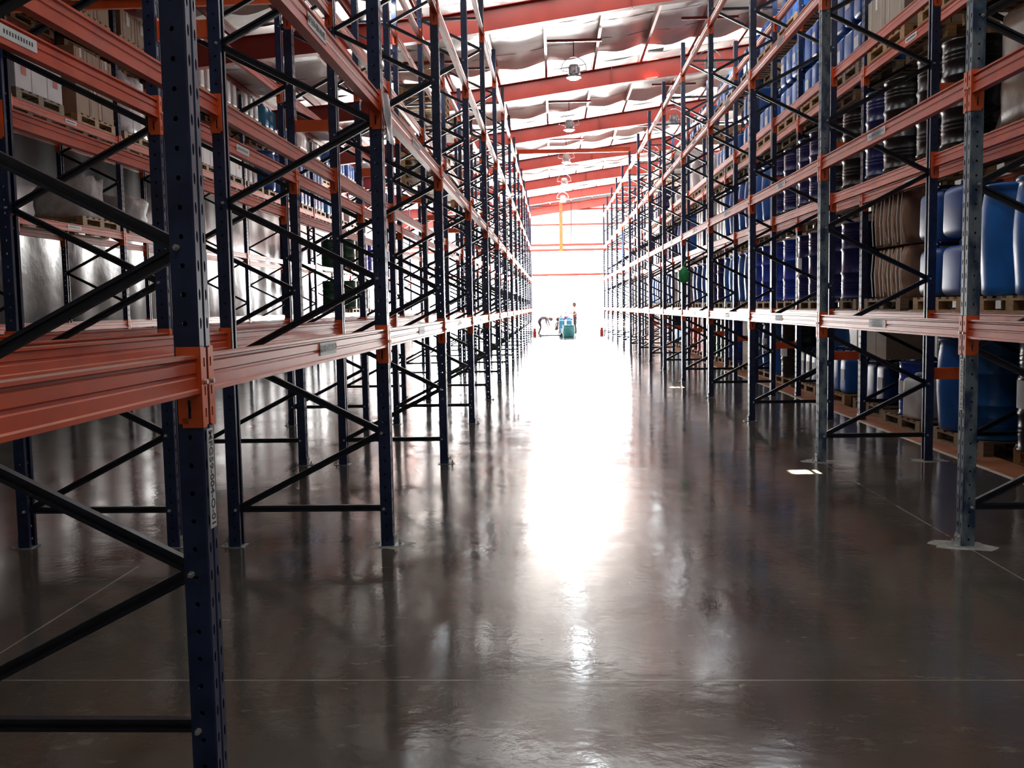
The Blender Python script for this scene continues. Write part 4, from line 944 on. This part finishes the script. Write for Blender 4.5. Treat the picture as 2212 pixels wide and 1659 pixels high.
stand = dict(pel=(0, 0, 0.94), bel=(0.0, 0, 1.10), che=(0.0, 0, 1.30), neck=(0.01, 0, 1.47), head=(0.035, 0, 1.605), look=(1, 0, -0.15), shL=(0, 0.18, 1.40), shR=(0, -0.18, 1.40), elL=(-0.16, 0.27, 1.16), wrL=(0.04, 0.20, 1.04), elR=(0.03, -0.25, 1.13), wrR=(0.27, -0.21, 1.16),
             hipL=(0, 0.095, 0.86), hipR=(0, -0.095, 0.86), knL=(0.03, 0.11, 0.48), knR=(0.0, -0.11, 0.48), anL=(-0.01, 0.12, 0.085), anR=(-0.04, -0.12, 0.085), toeL=(0.14, 0.14, 0.038), toeR=(0.11, -0.14, 0.038))
bend = dict(pel=(-0.08, 0, 0.84), bel=(0.06, 0, 0.95), che=(0.30, 0, 0.98), neck=(0.47, 0, 0.94), head=(0.585, 0, 0.865), look=(0.3, 0, -1), shL=(0.36, 0.18, 0.93), shR=(0.36, -0.18, 0.93), elL=(0.40, 0.22, 0.66), wrL=(0.50, 0.16, 0.44), elR=(0.42, -0.22, 0.66), wrR=(0.52, -0.15, 0.46),
            hipL=(-0.06, 0.095, 0.77), hipR=(-0.06, -0.095, 0.77), knL=(0.08, 0.12, 0.45), knR=(0.02, -0.12, 0.45), anL=(-0.04, 0.13, 0.085), anR=(-0.14, -0.13, 0.085), toeL=(0.12, 0.15, 0.038), toeR=(0.02, -0.15, 0.038))
squat = dict(pel=(-0.10, 0, 0.36), bel=(-0.04, 0, 0.49), che=(0.07, 0, 0.66), neck=(0.17, 0, 0.80), head=(0.235, 0, 0.915), look=(1, 0, -0.5), shL=(0.12, 0.18, 0.73), shR=(0.12, -0.18, 0.73), elL=(0.30, 0.24, 0.56), wrL=(0.45, 0.14, 0.50), elR=(0.30, -0.24, 0.56), wrR=(0.46, -0.12, 0.46),
             hipL=(-0.05, 0.10, 0.32), hipR=(-0.05, -0.10, 0.32), knL=(0.28, 0.17, 0.47), knR=(0.28, -0.17, 0.47), anL=(0.10, 0.15, 0.085), anR=(0.10, -0.15, 0.085), toeL=(0.25, 0.18, 0.038), toeR=(0.25, -0.18, 0.038))
person((1.15, 51.2, 0), PI - 0.15, stand, 'person standing with hand on hip, facing the group on the floor by the gate', 'shirt3')
person((-0.72, 50.6, 0), 0.25 + PI * 0.0, bend, 'person in grey bending forward with arms down beside the red post guard', 'shirt')
person((0.16, 51.2, 0), 0.1, squat, 'person in grey squatting behind the pallet truck forks', 'shirt')
person((0.80, 50.2, 0), PI + 0.35, bend, 'person in mauve bending over behind the teal drum', 'shirt2')
# pallet truck
e = bpy.data.objects.new('pallet_truck', None); COL.objects.link(e); e.location = (0.32, 48.4, 0); e.rotation_euler = (0, 0, PI + 0.08); tag(e, 'dark hand pallet truck standing in front of the people by the gate', 'pallet truck')
mb = MB()
for y in (-0.2, 0.2): mb.prism([(0.0, 0.10), (1.05, 0.10), (1.15, 0.06), (1.15, 0.04), (0.0, 0.04)], lambda p, y=y: (p[0], y - 0.07, p[1]), lambda p, y=y: (p[0], y + 0.07, p[1]))
mb.box(-0.10, 0.0, -0.27, 0.27, 0.05, 0.16); obj('forks', mb.mesh('forks', 'rubber'), e)
mb = MB(); mb.box(-0.20, -0.06, -0.12, 0.12, 0.16, 0.42); mb.cyl((-0.14, 0, 0.42), (-0.14, 0, 0.50), 0.06); obj('hydraulic_unit', mb.mesh('hydraulic_unit', 'rubber'), e)
mb = MB(); mb.tube([(-0.16, 0, 0.44), (-0.22, 0, 0.80), (-0.30, 0, 1.12)], 0.018); mb.tube([(-0.30, -0.03, 1.12), (-0.31, -0.12, 1.18), (-0.33, -0.12, 1.28), (-0.33, 0.12, 1.28), (-0.31, 0.12, 1.18), (-0.30, 0.03, 1.12)], 0.014); obj('drawbar', mb.mesh('drawbar', 'rubber'), e)
wm = MB(); wm.cyl((0, -0.03, 0.095), (0, 0.03, 0.095), 0.095, n=24); wmesh = wm.mesh('steer_wheel', 'rubber')
for y in (-0.09, 0.09): obj('steer_wheel', wmesh, e, (-0.16, y, 0))
rm = MB(); rm.cyl((0, -0.05, 0.038), (0, 0.05, 0.038), 0.038, n=16); rmesh = rm.mesh('fork_roller', 'rubber')
for y in (-0.2, 0.2): obj('fork_roller', rmesh, e, (0.98, y, 0))
mb = MB(); mb.prism([(0, 0), (0.03, 0), (0.30, 0.62), (0.27, 0.62)], lambda p: (p[0], -0.35, p[1]), lambda p: (p[0], 0.35, p[1])); o = obj('tan_board', mb.mesh('tan_board', 'board'), None, (-0.25, 48.45, 0.165)); o.location = (-0.12, 48.95, 0); tag(o, 'tan board leaning between the pallet truck and the people', 'board')
plastic_drum('teal', 'teal'); p = PROTO['teal'][0]; p.location = (0.74, 47.5, 0); p.scale = (1.0, 1.0, 0.60); p.name = 'teal_drum'; tag(p, 'round teal drum standing on the aisle floor by the gate', 'drum')
for i, (x, y) in enumerate(((0.42, 49.3), (0.80, 49.4))):
    jerrycan('gate%d' % i, 'light', 0.3, 0.3, 0.92); p = PROTO['gate%d' % i][0]; p.location = (x, y, 0); tag(p, 'tall pale blue container, %s from the red guard, behind the teal drum' % ORD[i], 'container', 'pale blue containers by the gate')
